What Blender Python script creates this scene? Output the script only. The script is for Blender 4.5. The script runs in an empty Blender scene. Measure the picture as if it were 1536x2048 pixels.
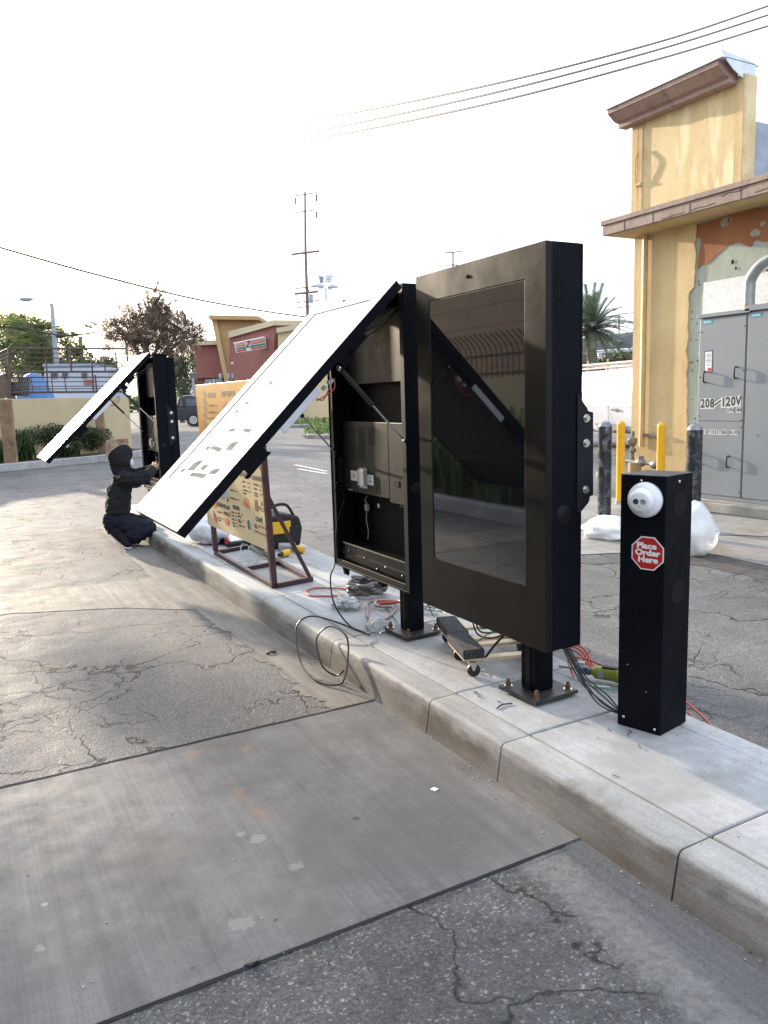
import bpy, bmesh, math, random
from mathutils import Vector, Matrix, noise
random.seed(7)
C = bpy.context.scene.collection
sc = bpy.context.scene

# ------------------------------------------------------------------ camera
F = 1565.607
R = Matrix(((0.876447, 0.095039, -0.472026), (-0.480617, 0.113388, -0.869569), (-0.029121, 0.988995, 0.145056)))
# re-orthonormalise
cx_ = Vector(R.col[0]).normalized(); cz_ = Vector(R.col[2]); cz_ = (cz_ - cx_ * cz_.dot(cx_)).normalized(); cy_ = cz_.cross(cx_)
R = Matrix((cx_, cy_, cz_)).transposed()
CAM = Vector((.066, -.103, 1.487))
cd = bpy.data.cameras.new('camera'); co = bpy.data.objects.new('camera', cd); C.objects.link(co)
cd.sensor_fit = 'VERTICAL'; cd.sensor_height = 36; cd.lens = 36 * F / 2048; cd.clip_start = .05; cd.clip_end = 3000
co.matrix_world = Matrix.Translation(CAM) @ R.to_4x4()
sc.camera = co

def at(px, py, d):          # a measured point of the place: its picture position and its distance in metres
    return CAM + (R @ Vector((px - 768, -(py - 1024), -F))) * (d / F)
def G(px, py, z=0.0):
    r = R @ Vector((px - 768, -(py - 1024), -F)); return CAM + r * ((z - CAM.z) / r.z)

# ------------------------------------------------------------------ sky + sun
SUN_EL, SUN_AZ = math.radians(13), math.radians(-8)      # azimuth from +Y towards +X
w = bpy.data.worlds.new('World'); sc.world = w; w.use_nodes = True
nt = w.node_tree; nt.nodes.clear()
out = nt.nodes.new('ShaderNodeOutputWorld'); bg = nt.nodes.new('ShaderNodeBackground'); sky = nt.nodes.new('ShaderNodeTexSky')
sky.sky_type = 'NISHITA'; sky.sun_disc = False; sky.sun_elevation = SUN_EL; sky.sun_rotation = SUN_AZ
sky.air_density = 1.0; sky.dust_density = 4.0; sky.ozone_density = 1.0
mixw = nt.nodes.new('ShaderNodeMixRGB'); mixw.inputs[0].default_value = .62; mixw.inputs[2].default_value = (9.6, 10.6, 12.4, 1)
nt.links.new(sky.outputs[0], mixw.inputs[1]); nt.links.new(mixw.outputs[0], bg.inputs[0]); bg.inputs[1].default_value = .13
nt.links.new(bg.outputs[0], out.inputs[0])
sd = bpy.data.lights.new('sun', 'SUN'); sd.energy = 4.6; sd.angle = math.radians(1.0); sd.color = (1, .85, .66)
so = bpy.data.objects.new('sun', sd); C.objects.link(so)
SD = Vector((math.sin(SUN_AZ) * math.cos(SUN_EL), math.cos(SUN_AZ) * math.cos(SUN_EL), math.sin(SUN_EL)))
so.rotation_euler = SD.to_track_quat('Z', 'Y').to_euler()
sc.view_settings.view_transform = 'Standard'; sc.view_settings.look = 'None'; sc.view_settings.gamma = 1
sc.view_settings.use_curve_mapping = False; sc.view_settings.exposure = .92
sc.cycles.max_bounces = 6

# ------------------------------------------------------------------ materials
MATS = {}
class NT:
    def __init__(s, name):
        s.m = bpy.data.materials.new(name); s.m.use_nodes = True; s.t = s.m.node_tree; s.n = s.t.nodes
        s.b = s.n['Principled BSDF']; s.tc = s.n.new('ShaderNodeTexCoord'); s.bumpn = None
    def N(s, k, **kw):
        n = s.n.new(k)
        for a, b in kw.items(): setattr(n, a, b)
        return n
    def L(s, a, b): s.t.links.new(a, b)
    def co(s, scale=(1, 1, 1), loc=(0, 0, 0), rot=(0, 0, 0)):
        mp = s.N('ShaderNodeMapping'); mp.inputs['Scale'].default_value = scale; mp.inputs['Location'].default_value = loc; mp.inputs['Rotation'].default_value = rot
        s.L(s.tc.outputs['Object'], mp.inputs[0]); return mp.outputs[0]
    def noise(s, v, sc_, det=4, rough=.55, dist=0):
        n = s.N('ShaderNodeTexNoise'); n.inputs['Scale'].default_value = sc_; n.inputs['Detail'].default_value = det
        n.inputs['Roughness'].default_value = rough; n.inputs['Distortion'].default_value = dist; s.L(v, n.inputs['Vector']); return n.outputs[0]
    def ramp(s, v, *st):
        r = s.N('ShaderNodeValToRGB'); e = r.color_ramp.elements
        while len(e) > 1: e.remove(e[-1])
        for i, (p, c) in enumerate(st):
            el = e[0] if i == 0 else e.new(p)
            el.position = p; c = c if isinstance(c, tuple) else (c, c, c); el.color = (*c, 1)
        s.L(v, r.inputs[0]); return r.outputs[0]
    def mix(s, f, a, b, mode='MIX'):
        m = s.N('ShaderNodeMixRGB', blend_type=mode)
        for i, v in ((0, f), (1, a), (2, b)):
            if hasattr(v, 'is_linked') or hasattr(v, 'links'): s.L(v, m.inputs[i])
            elif i == 0: m.inputs[0].default_value = v
            else: m.inputs[i].default_value = (*v, 1) if isinstance(v, tuple) else (v, v, v, 1)
        return m.outputs[0]
    def math(s, op, a, b=None):
        m = s.N('ShaderNodeMath', operation=op)
        for i, v in ((0, a), (1, b)):
            if v is None: continue
            if hasattr(v, 'links'): s.L(v, m.inputs[i])
            else: m.inputs[i].default_value = v
        return m.outputs[0]
    def bump(s, h, strength=.5, dist=.01):
        b = s.N('ShaderNodeBump'); b.inputs['Strength'].default_value = strength; b.inputs['Distance'].default_value = dist
        s.L(h, b.inputs['Height'])
        if s.bumpn: s.L(s.bumpn.outputs[0], b.inputs['Normal'])
        s.bumpn = b; s.L(b.outputs[0], s.b.inputs['Normal'])
    def col(s, v):
        if isinstance(v, tuple): s.b.inputs['Base Color'].default_value = (*v, 1)
        else: s.L(v, s.b.inputs['Base Color'])
    def rough(s, v):
        if isinstance(v, (int, float)): s.b.inputs['Roughness'].default_value = v
        else: s.L(v, s.b.inputs['Roughness'])
def M(name, col=(.5, .5, .5), rough=.5, metal=0, var=.18, vs=6, bump=0, bs=60, bd=.003, spec=None, dirt=None, trans=0, alpha=1, emit=0):
    if name in MATS: return MATS[name]
    t = NT(name); v = t.co()
    if var:
        n = t.noise(v, vs, 5, .6)
        lo = tuple(max(0, c * (1 - var)) for c in col); hi = tuple(min(1, c * (1 + var)) for c in col)
        c = t.ramp(n, (.3, lo), (.7, hi))
        if dirt: c = t.mix(t.ramp(t.noise(v, vs * .6, 6, .7, .6), (.5, 0.), (.68, 1.)), c, dirt)
        t.col(c)
        t.rough(t.ramp(t.noise(v, vs * 3, 3), (.3, max(0, rough - .06)), (.7, min(1, rough + .06))))
    else: t.col(col); t.rough(rough)
    t.b.inputs['Metallic'].default_value = metal
    if spec is not None: t.b.inputs['Specular IOR Level'].default_value = spec
    if trans: t.b.inputs['Transmission Weight'].default_value = trans
    if alpha < 1: t.b.inputs['Alpha'].default_value = alpha
    if bump: t.bump(t.noise(v, bs, 4, .6), bump, bd)
    MATS[name] = t.m; return t.m

# ------------------------------------------------------------------ mesh builder
class MB:
    def __init__(s): s.v = []; s.f = []; s.sm = []; s.mi = []; s.cm = 0
    def add(s, vs, fs, smooth=False):
        o = len(s.v); s.v += [Vector(v) for v in vs]; s.f += [tuple(o + i for i in f) for f in fs]
        s.sm += [smooth] * len(fs); s.mi += [s.cm] * len(fs); return s
    def box(s, a, b, M_=None):
        x0, y0, z0 = a; x1, y1, z1 = b
        vs = [Vector(p) for p in ((x0, y0, z0), (x1, y0, z0), (x1, y1, z0), (x0, y1, z0), (x0, y0, z1), (x1, y0, z1), (x1, y1, z1), (x0, y1, z1))]
        if M_: vs = [M_ @ v for v in vs]
        return s.add(vs, [(0, 3, 2, 1), (4, 5, 6, 7), (0, 1, 5, 4), (1, 2, 6, 5), (2, 3, 7, 6), (3, 0, 4, 7)])
    def prism(s, pts, vec):
        n = len(pts); pts = [Vector(p) for p in pts]; vec = Vector(vec)
        nn = Vector((0, 0, 0))
        for i in range(n): nn += pts[i].cross(pts[(i + 1) % n])
        if nn.dot(vec) > 0: pts = pts[::-1]
        vs = pts + [p + vec for p in pts]
        return s.add(vs, [tuple(range(n)), tuple(range(2 * n - 1, n - 1, -1))] + [(i, i + n, (i + 1) % n + n, (i + 1) % n) for i in range(n)])
    def tube(s, path, r, seg=8, cap=True):
        path = [Vector(p) for p in path]; n = len(path); vs = []
        rr = r if isinstance(r, (list, tuple)) else [r] * n
        t0 = (path[1] - path[0]).normalized(); a = t0.orthogonal().normalized()
        for i in range(n):
            t = (path[min(i + 1, n - 1)] - path[max(i - 1, 0)])
            t = t.normalized() if t.length > 1e-9 else t0
            a = (a - t * a.dot(t)); a = a.normalized() if a.length > 1e-6 else t.orthogonal().normalized(); b = t.cross(a)
            for k in range(seg):
                an = 2 * math.pi * k / seg; vs.append(path[i] + (a * math.cos(an) + b * math.sin(an)) * rr[i])
        fs = [(i * seg + k, i * seg + (k + 1) % seg, (i + 1) * seg + (k + 1) % seg, (i + 1) * seg + k) for i in range(n - 1) for k in range(seg)]
        s.add(vs, fs, True)
        if cap: s.add(vs[:seg], [tuple(range(seg - 1, -1, -1))]); s.add(vs[-seg:], [tuple(range(seg))])
        return s
    def cyl(s, a, b, r, seg=16, r2=None): return s.tube([a, b], [r, r if r2 is None else r2], seg)
    def lathe(s, prof, M_=None, seg=20):        # prof: (radius, height) along local z
        vs = []
        for r, z in prof:
            for k in range(seg):
                an = 2 * math.pi * k / seg; vs.append(Vector((r * math.cos(an), r * math.sin(an), z)))
        if M_: vs = [M_ @ v for v in vs]
        n = len(prof)
        fs = [(i * seg + k, i * seg + (k + 1) % seg, (i + 1) * seg + (k + 1) % seg, (i + 1) * seg + k) for i in range(n - 1) for k in range(seg)]
        return s.add(vs, fs, True)
    def blob(s, c, r, seg=12, M_=None, jit=0, ns=3):
        c = Vector(c); r = Vector(r) if not isinstance(r, (int, float)) else Vector((r, r, r)); vs = []; h = seg // 2 + 1
        for i in range(h + 1):
            th = math.pi * i / h
            for k in range(seg):
                an = 2 * math.pi * k / seg; p = Vector((math.sin(th) * math.cos(an), math.sin(th) * math.sin(an), math.cos(th)))
                j = 1 + (jit * noise.noise(p * ns + c * 7) if jit else 0)
                p = Vector((p.x * r.x, p.y * r.y, p.z * r.z)) * j; vs.append((M_ @ p if M_ else p) + c)
        return s.add(vs, [(i * seg + k, (i + 1) * seg + k, (i + 1) * seg + (k + 1) % seg, i * seg + (k + 1) % seg) for i in range(h) for k in range(seg)], True)
    def build(s, name, mat, parent=None, bevel=0, label=None, kind=None, fix=False):
        me = bpy.data.meshes.new(name); me.from_pydata([tuple(v) for v in s.v], [], s.f)
        for m in (mat if isinstance(mat, (list, tuple)) else [mat]): me.materials.append(m)
        me.polygons.foreach_set('use_smooth', s.sm); me.polygons.foreach_set('material_index', s.mi); me.validate(); me.update()
        if fix:
            b = bmesh.new(); b.from_mesh(me); bmesh.ops.remove_doubles(b, verts=b.verts, dist=1e-5); bmesh.ops.recalc_face_normals(b, faces=b.faces); b.to_mesh(me); b.free()
        o = bpy.data.objects.new(name, me); C.objects.link(o)
        par(o, parent)
        if bevel:
            md = o.modifiers.new('bevel', 'BEVEL'); md.width = bevel; md.segments = 2; md.limit_method = 'ANGLE'; md.angle_limit = .6
        if label: o['label'] = label
        if kind: o['kind'] = kind
        return o
def par(o, parent):
    if parent is None: return
    o.parent = parent
    if parent.type == 'EMPTY': o.matrix_parent_inverse = parent['mi'] if False else (Matrix.Translation(parent.location) @ parent.rotation_euler.to_matrix().to_4x4()).inverted()
def tag(o, label, cat, group=None):
    o['label'] = label; o['category'] = cat
    if group: o['group'] = group
    return o
def thing(name, label, cat, loc=(0, 0, 0), group=None):
    o = bpy.data.objects.new(name, None); C.objects.link(o); o.location = loc; o.empty_display_size = .2
    return tag(o, label, cat, group)
def dup(root, offset, label=None, rz=0):
    r = root.copy(); C.objects.link(r); r.location = root.location + Vector(offset); r.rotation_euler.z += rz
    if label: r['label'] = label
    for ch in list(root.children):
        c = ch.copy(); C.objects.link(c); c.parent = r; c.matrix_parent_inverse = ch.matrix_parent_inverse
        for g in list(ch.children):
            d = g.copy(); C.objects.link(d); d.parent = c; d.matrix_parent_inverse = g.matrix_parent_inverse
    return r
def struct(o, kind='structure'): o['kind'] = kind; return o
_tc = {}
def text(name, body, M_, size, mat, parent, depth=.0008, off=0.0, sx=1.0, align='CENTER', sp=1.0):
    cu = bpy.data.curves.new('t', 'FONT'); cu.body = body; cu.size = size; cu.extrude = depth; cu.offset = off; cu.align_x = align; cu.align_y = 'CENTER'; cu.space_character = sp; cu.resolution_u = 3
    o = bpy.data.objects.new('t', cu); me = bpy.data.meshes.new_from_object(o)
    me.transform(M_ @ Matrix.Diagonal((sx, 1, 1, 1))); me.materials.clear(); me.materials.append(mat); me.name = name
    bpy.data.objects.remove(o); bpy.data.curves.remove(cu)
    o = bpy.data.objects.new(name, me); C.objects.link(o); par(o, parent); return o
def frame_mx(o, xdir, ydir):        # matrix with given origin, local x and local y
    x = Vector(xdir).normalized(); y = Vector(ydir); y = (y - x * y.dot(x)).normalized(); z = x.cross(y)
    m = Matrix((x, y, z)).transposed().to_4x4(); m.translation = Vector(o); return m
def spline(pts, n=8):
    P = [Vector(p) for p in pts]; P = [P[0] * 2 - P[1]] + P + [P[-1] * 2 - P[-2]]; out = []
    for i in range(1, len(P) - 2):
        for k in range(n):
            t = k / n; a, b, c, d = P[i - 1:i + 3]
            out.append(.5 * ((2 * b) + (c - a) * t + (2 * a - 5 * b + 4 * c - d) * t * t + (3 * b - a - 3 * c + d) * t ** 3))
    return out + [P[-2]]

# ------------------------------------------------------------------ ground materials
def mat_asphalt():
    t = NT('cracked_asphalt'); v = t.co()
    big = t.noise(v, .55, 6, .6, .3); mid = t.noise(v, 4, 6, .65)
    lay = t.noise(t.co((1.0, .10, 1)), 2.2, 6, .65, .4)         # worn long-wise paving streaks
    c = t.ramp(big, (.3, (.100, .099, .097)), (.5, (.135, .132, .128)), (.72, (.178, .173, .165)))
    c = t.mix(.55, c, t.ramp(mid, (.3, .62), (.7, 1.25)), 'MULTIPLY')
    c = t.mix(.5, c, t.ramp(lay, (.3, .65), (.7, 1.3)), 'MULTIPLY')
    vo = t.N('ShaderNodeTexVoronoi'); vo.inputs['Scale'].default_value = 165; t.L(v, vo.inputs['Vector'])
    vo2 = t.N('ShaderNodeTexVoronoi'); vo2.inputs['Scale'].default_value = 70; t.L(v, vo2.inputs['Vector'])
    sep = t.N('ShaderNodeSeparateColor'); t.L(vo.outputs['Color'], sep.inputs[0])
    c = t.mix(.8, c, t.ramp(sep.outputs[0], (0, .62), (.8, 1.1), (.96, 1.9)), 'MULTIPLY')
    # cracks
    dn = t.N('ShaderNodeTexNoise'); dn.inputs['Scale'].default_value = 2.3; dn.inputs['Detail'].default_value = 7; t.L(v, dn.inputs['Vector'])
    vm = t.N('ShaderNodeVectorMath', operation='SCALE'); t.L(dn.outputs['Color'], vm.inputs[0]); vm.inputs['Scale'].default_value = .75
    va = t.N('ShaderNodeVectorMath', operation='ADD'); t.L(t.co((1, 1, 0)), va.inputs[0]); t.L(vm.outputs[0], va.inputs[1])
    def cracks(scale, wdt, m0, m1, mo):
        e = t.N('ShaderNodeTexVoronoi', feature='DISTANCE_TO_EDGE'); e.inputs['Scale'].default_value = scale; t.L(va.outputs[0], e.inputs['Vector'])
        line = t.ramp(e.outputs['Distance'], (0, 1.), (wdt * .5, .9), (wdt, 0.))
        m = t.ramp(t.noise(t.co((1, 1, 1), mo), .8, 4, .6), (m0, 0.), (m1, 1.)); return t.mix(1, line, m, 'MULTIPLY')
    k1 = cracks(.85, .0080, .36, .46, (3, 1, 0)); k2 = cracks(3.3, .022, .55, .62, (9, 4, 0)); k3 = cracks(1.7, .010, .49, .57, (0, 8, 0))
    k = t.mix(1, t.mix(1, k1, k2, 'LIGHTEN'), k3, 'LIGHTEN')
    c = t.mix(k, c, (.018, .016, .015))
    oil = t.ramp(t.noise(v, 1.3, 5, .6, .5), (.60, 0.), (.72, .55)); c = t.mix(oil, c, (.06, .056, .052))
    t.col(c); t.rough(t.ramp(mid, (.3, .6), (.7, .85))); t.b.inputs['Specular IOR Level'].default_value = .35
    t.bump(vo2.outputs['Distance'], .3, .005); t.bump(vo.outputs['Distance'], .6, .004); t.bump(t.mix(1, mid, k, 'SUBTRACT'), .8, .012)
    return t.m
def mat_asphalt_fresh():
    t = NT('coarse_dark_asphalt'); v = t.co()
    dv = t.N('ShaderNodeTexNoise'); dv.inputs['Scale'].default_value = 60; t.L(v, dv.inputs['Vector'])
    sm = t.N('ShaderNodeVectorMath', operation='SCALE'); t.L(dv.outputs['Color'], sm.inputs[0]); sm.inputs['Scale'].default_value = .012
    sa = t.N('ShaderNodeVectorMath', operation='ADD'); t.L(v, sa.inputs[0]); t.L(sm.outputs[0], sa.inputs[1])
    vo = t.N('ShaderNodeTexVoronoi'); vo.inputs['Scale'].default_value = 150; t.L(sa.outputs[0], vo.inputs['Vector'])
    vb = t.N('ShaderNodeTexVoronoi'); vb.inputs['Scale'].default_value = 52; t.L(sa.outputs[0], vb.inputs['Vector'])
    sep = t.N('ShaderNodeSeparateColor'); t.L(vo.outputs['Color'], sep.inputs[0]); sepb = t.N('ShaderNodeSeparateColor'); t.L(vb.outputs['Color'], sepb.inputs[0])
    c = t.ramp(t.noise(v, 2.5, 6, .6), (.3, (.075, .075, .075)), (.7, (.130, .128, .124)))
    c = t.mix(1, c, t.ramp(sep.outputs[0], (0, .7), (.7, 1.08), (.92, 1.25), (.96, 2.4)), 'MULTIPLY')
    c = t.mix(.6, c, t.ramp(t.noise(v, 7, 6, .7), (.35, .6), (.65, 1.25)), 'MULTIPLY')
    dn = t.N('ShaderNodeTexNoise'); dn.inputs['Scale'].default_value = 4; dn.inputs['Detail'].default_value = 6; t.L(v, dn.inputs['Vector'])
    vm = t.N('ShaderNodeVectorMath', operation='SCALE'); t.L(dn.outputs['Color'], vm.inputs[0]); vm.inputs['Scale'].default_value = .4
    va = t.N('ShaderNodeVectorMath', operation='ADD'); t.L(t.co((1, 1, 0), (.33, .2, 0)), va.inputs[0]); t.L(vm.outputs[0], va.inputs[1])
    e = t.N('ShaderNodeTexVoronoi', feature='DISTANCE_TO_EDGE'); e.inputs['Scale'].default_value = 1.1; t.L(va.outputs[0], e.inputs['Vector'])
    k = t.ramp(e.outputs['Distance'], (0, 1.), (.004, .8), (.009, 0.)); c = t.mix(k, c, (.02, .019, .019))
    # towards the kerb the paving runs out into a pale worn strip and then the smooth gutter, along a wandering line
    g = t.N('ShaderNodeSeparateXYZ'); t.L(t.tc.outputs['Object'], g.inputs[0])
    xx = t.math('ADD', t.math('ADD', g.outputs[0], t.math('MULTIPLY', g.outputs[1], -.085)), t.math('MULTIPLY', t.math('SUBTRACT', t.noise(v, 9, 9, .72), .5), .20))
    pale = t.ramp(t.math('SUBTRACT', xx, .9), (.44, 0.), (.49, .75), (.58, .85)); gut = t.ramp(t.math('SUBTRACT', xx, .9), (.58, 0.), (.65, 1.))
    st = t.noise(t.co((30, .8, 30)), 1, 5, .6)
    c = t.mix(pale, c, t.ramp(t.noise(v, 30, 5, .7), (.35, (.13, .128, .122)), (.6, (.21, .205, .195))))
    c = t.mix(gut, c, t.mix(1, t.ramp(st, (.3, (.085, .086, .092)), (.7, (.135, .135, .138))), t.ramp(t.noise(v, 120, 3, .7), (.3, .8), (.7, 1.2)), 'MULTIPLY'))
    sm_ = t.math('SUBTRACT', 1.0, t.math('MULTIPLY', t.math('MAXIMUM', pale, gut), .85))
    t.col(c); t.rough(t.ramp(sep.outputs[1], (0, .5), (.2, .75), (1, .85))); t.b.inputs['Specular IOR Level'].default_value = .4
    t.bump(t.math('MULTIPLY', t.math('MULTIPLY', vb.outputs['Distance'], sepb.outputs[1]), sm_), .9, .013); t.bump(t.math('MULTIPLY', vo.outputs['Distance'], sm_), .7, .006); t.bump(t.noise(v, 150, 5, .75), .5, .003); t.bump(k, -.8, .01)
    return t.m
def mat_concrete(name, lo, hi, streak=.5, rust=(), grime=None, stain=.4, bump=.35, sdir='Y', fine=1.0):
    t = NT(name); v = t.co()
    c = t.ramp(t.noise(v, .9, 7, .62, .4), (.3, lo), (.7, hi))
    s1 = t.noise(t.co((110, 1.6, 110) if sdir == 'Y' else (1.2, 60, 60)), 1, 4, .6)
    s2 = t.noise(t.co((14, .7, 14) if sdir == 'Y' else (.7, 14, 14)), 1, 6, .65, .3)
    c = t.mix(streak, c, t.ramp(s1, (.3, .72), (.7, 1.22)), 'MULTIPLY'); c = t.mix(streak, c, t.ramp(s2, (.32, .6), (.68, 1.35)), 'MULTIPLY')
    c = t.mix(stain, c, t.ramp(t.noise(v, 3.2, 7, .7, .8), (.35, .62), (.5, 1.0), (.68, 1.22)), 'MULTIPLY')
    c = t.mix(.5 * fine, c, t.ramp(t.noise(v, 130, 3, .7), (.3, .7), (.7, 1.3)), 'MULTIPLY'); c = t.mix(.45, c, t.ramp(t.noise(v, 24, 8, .75, .4), (.33, .72), (.5, 1.), (.7, 1.22)), 'MULTIPLY')
    pit = t.ramp(t.noise(v, 75, 3, .6), (.70, 0.), (.74, .7)); c = t.mix(pit, c, tuple(x * .45 for x in lo))
    pale = t.ramp(t.noise(v, 5.5, 8, .72, .5), (.66, 0.), (.69, .45)); c = t.mix(pale, c, tuple(min(.7, x * 1.5) for x in hi))
    if grime:
        g = t.ramp(t.noise(t.co((1, 1, 1), (5, 5, 5)), 1.6, 6, .65, .3), (.42, 0.), (.62, .85)); c = t.mix(g, c, grime)
    if rust:
        vd = t.N('ShaderNodeTexNoise'); vd.inputs['Scale'].default_value = 22; vd.inputs['Detail'].default_value = 9; vd.inputs['Roughness'].default_value = .7; t.L(v, vd.inputs['Vector'])
        for (x, y, r, st) in rust:
            sub = t.N('ShaderNodeVectorMath', operation='SUBTRACT'); t.L(t.co((1, st, 0)), sub.inputs[0]); sub.inputs[1].default_value = (x, y * st, 0)
            ln = t.N('ShaderNodeVectorMath', operation='LENGTH'); t.L(sub.outputs[0], ln.inputs[0])
            d = t.math('ADD', t.math('DIVIDE', ln.outputs['Value'], r), t.math('MULTIPLY', t.math('SUBTRACT', vd.outputs[0], .5), 3.2))
            c = t.mix(t.ramp(d, (0.1, .5), (.45, .22), (.8, 0.)), c, (.26, .155, .085))
    if name == 'drive_lane_concrete':        # pale spilled patches and a few dark stains, each with its own ragged outline
        vd = t.noise(v, 26, 9, .7)
        for (x, y, r, cc) in BLOTS:
            sub = t.N('ShaderNodeVectorMath', operation='SUBTRACT'); t.L(t.co((1, 1, 0)), sub.inputs[0]); sub.inputs[1].default_value = (x, y, 0)
            ln = t.N('ShaderNodeVectorMath', operation='LENGTH'); t.L(sub.outputs[0], ln.inputs[0])
            d = t.math('ADD', t.math('DIVIDE', ln.outputs['Value'], r), t.math('MULTIPLY', t.math('SUBTRACT', vd, .5), 2.6)); c = t.mix(t.ramp(d, (.62, .8), (.70, 0.)), c, cc)
    t.col(c); t.rough(t.ramp(t.noise(v, 8, 4), (.3, .62), (.7, .86))); t.b.inputs['Specular IOR Level'].default_value = .35
    t.bump(s1, bump * .5, .0015); t.bump(t.noise(v, 220, 3, .7), bump, .002); t.bump(t.noise(v, 3, 3), .10, .003)
    return t.m
m_asph = mat_asphalt(); m_asph2 = mat_asphalt_fresh()
BLOTS = [(G(*p).x, G(*p).y, r, cc) for p, r, cc in (((515, 1680), .040, (.225, .222, .212)), ((480, 1672), .025, (.225, .222, .212)), ((592, 1735), .032, (.225, .222, .212)), ((90, 1812), .014, (.3, .3, .28)), ((485, 1850), .05, (.215, .21, .2)), ((552, 1843), .014, (.06, .057, .054)), ((385, 1940), .012, (.07, .055, .04)), ((712, 1640), .02, (.06, .06, .06)), ((78, 1900), .022, (.25, .24, .22)), ((372, 1722), .007, (.05, .045, .04)))]
rust = [(G(*p).x, G(*p).y, r, st) for p, r, st in (((388, 1508), .055, 1), ((480, 1590), .05, .6), ((520, 1628), .055, .55), ((722, 1662), .03, 1), ((497, 1500), .05, 1))]
m_slab = mat_concrete('drive_lane_concrete', (.128, .125, .122), (.195, .190, .184), .5, rust, (.112, .104, .100), .5)
m_slab2 = mat_concrete('worn_concrete_band', (.15, .14, .125), (.235, .215, .185), .7, (), None, .5)
m_gut = mat_concrete('gutter_concrete', (.090, .091, .098), (.145, .145, .150), .6, (), None, .5)
m_isl = mat_concrete('island_concrete', (.34, .345, .35), (.47, .47, .465), .30, (), (.27, .265, .25), .40, .3)
m_apron = mat_concrete('apron_concrete', (.24, .235, .225), (.34, .33, .31), .3, (), (.2, .17, .14), .4)
m_tar = M('tar_joint', (.028, .029, .031), .9, bump=.6, bs=90, spec=.08)
m_pale = mat_concrete('pale_worn_edge', (.135, .133, .128), (.20, .195, .185), .2, (), None, .6)
def mat_kerb():
    t = NT('kerb_concrete'); v = t.co()
    g = t.N('ShaderNodeSeparateXYZ'); t.L(t.tc.outputs['Object'], g.inputs[0])
    c = t.ramp(t.noise(v, 1.4, 6, .6), (.3, (.30, .30, .29)), (.7, (.44, .44, .425)))
    st = t.noise(t.co((14, 1.3, 45)), 1, 6, .65, .3)
    c = t.mix(.6, c, t.ramp(st, (.3, .6), (.7, 1.25)), 'MULTIPLY')
    # scuffed brown-black tyre grime, deepened to paint in shade, on the face only (below the rounded edge), ragged
    face = t.ramp(t.math('ADD', g.outputs[2], t.math('MULTIPLY', t.math('SUBTRACT', t.noise(t.co((1, 1.6, 4)), 2.4, 6, .65), .5), .20)), (.095, 1.), (.150, 0.))
    near = t.ramp(t.noise(t.co((0, .9, 3), (0, 2.1, 0)), 1.6, 4, .6), (.30, 1.), (.66, .5))
    c = t.mix(t.mix(1, face, near, 'MULTIPLY'), c, (.066, .051, .037))
    top = t.ramp(t.noise(t.co((1, .5, 1), (7, 1, 0)), 3.5, 6, .65), (.56, 0.), (.70, .5)); c = t.mix(top, c, (.22, .20, .17))
    c = t.mix(.6, c, t.ramp(t.noise(v, 110, 3, .7), (.3, .75), (.7, 1.25)), 'MULTIPLY')
    t.col(c); t.rough(.75); t.bump(st, .25, .004); t.bump(t.noise(v, 150, 4, .7), .45, .003)
    return t.m
m_kerb = mat_kerb()

# ------------------------------------------------------------------ ground
def sheet(name, pts, z, mat, kind='structure', thick=None):
    b = MB(); b.add([(p[0], p[1], z) for p in pts], [tuple(range(len(pts)))]); o = b.build(name, mat); struct(o, kind)
    if o.data.polygons[0].normal.z < 0: o.data.flip_normals()
    return o
sheet('ground', [(-900, -60), (900, -60), (900, 1500), (-900, 1500)], 0, m_asph)
def ragged(pts, amp, n=14, seed=0, ky=1.0):
    out = []; N_ = len(pts)
    for i in range(N_ - 1):
        a = Vector(pts[i]); b = Vector(pts[i + 1])
        for k in range(n):
            p = a.lerp(b, k / n); out.append((p.x + amp * (.6 * noise.noise(Vector((p.y * 5, seed, p.x * 4))) + .35 * noise.noise(Vector((p.y * 17, seed, 3))) + .22 * noise.noise(Vector((p.y * 43, seed, 7)))), p.y + ky * amp * noise.noise(Vector((p.x * 9, p.y * 7, seed + 3)))))
    return out + [tuple(pts[-1])]
# near, coarse dark asphalt of the lane before the slab
sheet('asphalt_patch', [(-1.5, -4), (1.78, -4), (1.78, 1.745), (-1.5, 1.745)], .003, m_asph2)
sheet('drive_slab', [(-1.5, 1.742), (1.778, 1.742), (1.778, 3.180), (-1.5, 3.195)], .006, m_slab)
sheet('tar_joint', ragged([(-1.5, 1.724), (1.70, 1.728)], .008, 90) + ragged([(1.72, 1.740), (-1.5, 1.740)], .003, 60, 5), .0075, m_tar)
sheet('tar_joint', ragged([(-1.5, 3.186), (1.76, 3.172)], .004, 60, 8) + ragged([(1.76, 3.188), (-1.5, 3.202)], .010, 60, 11), .0075, m_tar)
sheet('gutter', ragged([(1.52, 3.20), (1.50, 4.4), (1.44, 6.2), (1.5, 10.0)], .09, 300, 9, 0) + [(1.778, 10.), (1.778, 3.20)], .0025, m_slab2)
sheet('concrete_band', ragged([(-1.5, 6.15), (.3, 6.10), (1.0, 5.8), (1.50, 5.40)], .03, 14, 1) + ragged([(1.52, 6.7), (1.1, 6.72), (.3, 6.79), (-1.5, 6.82)], .05, 14, 4), .0030, m_slab2)
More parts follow.
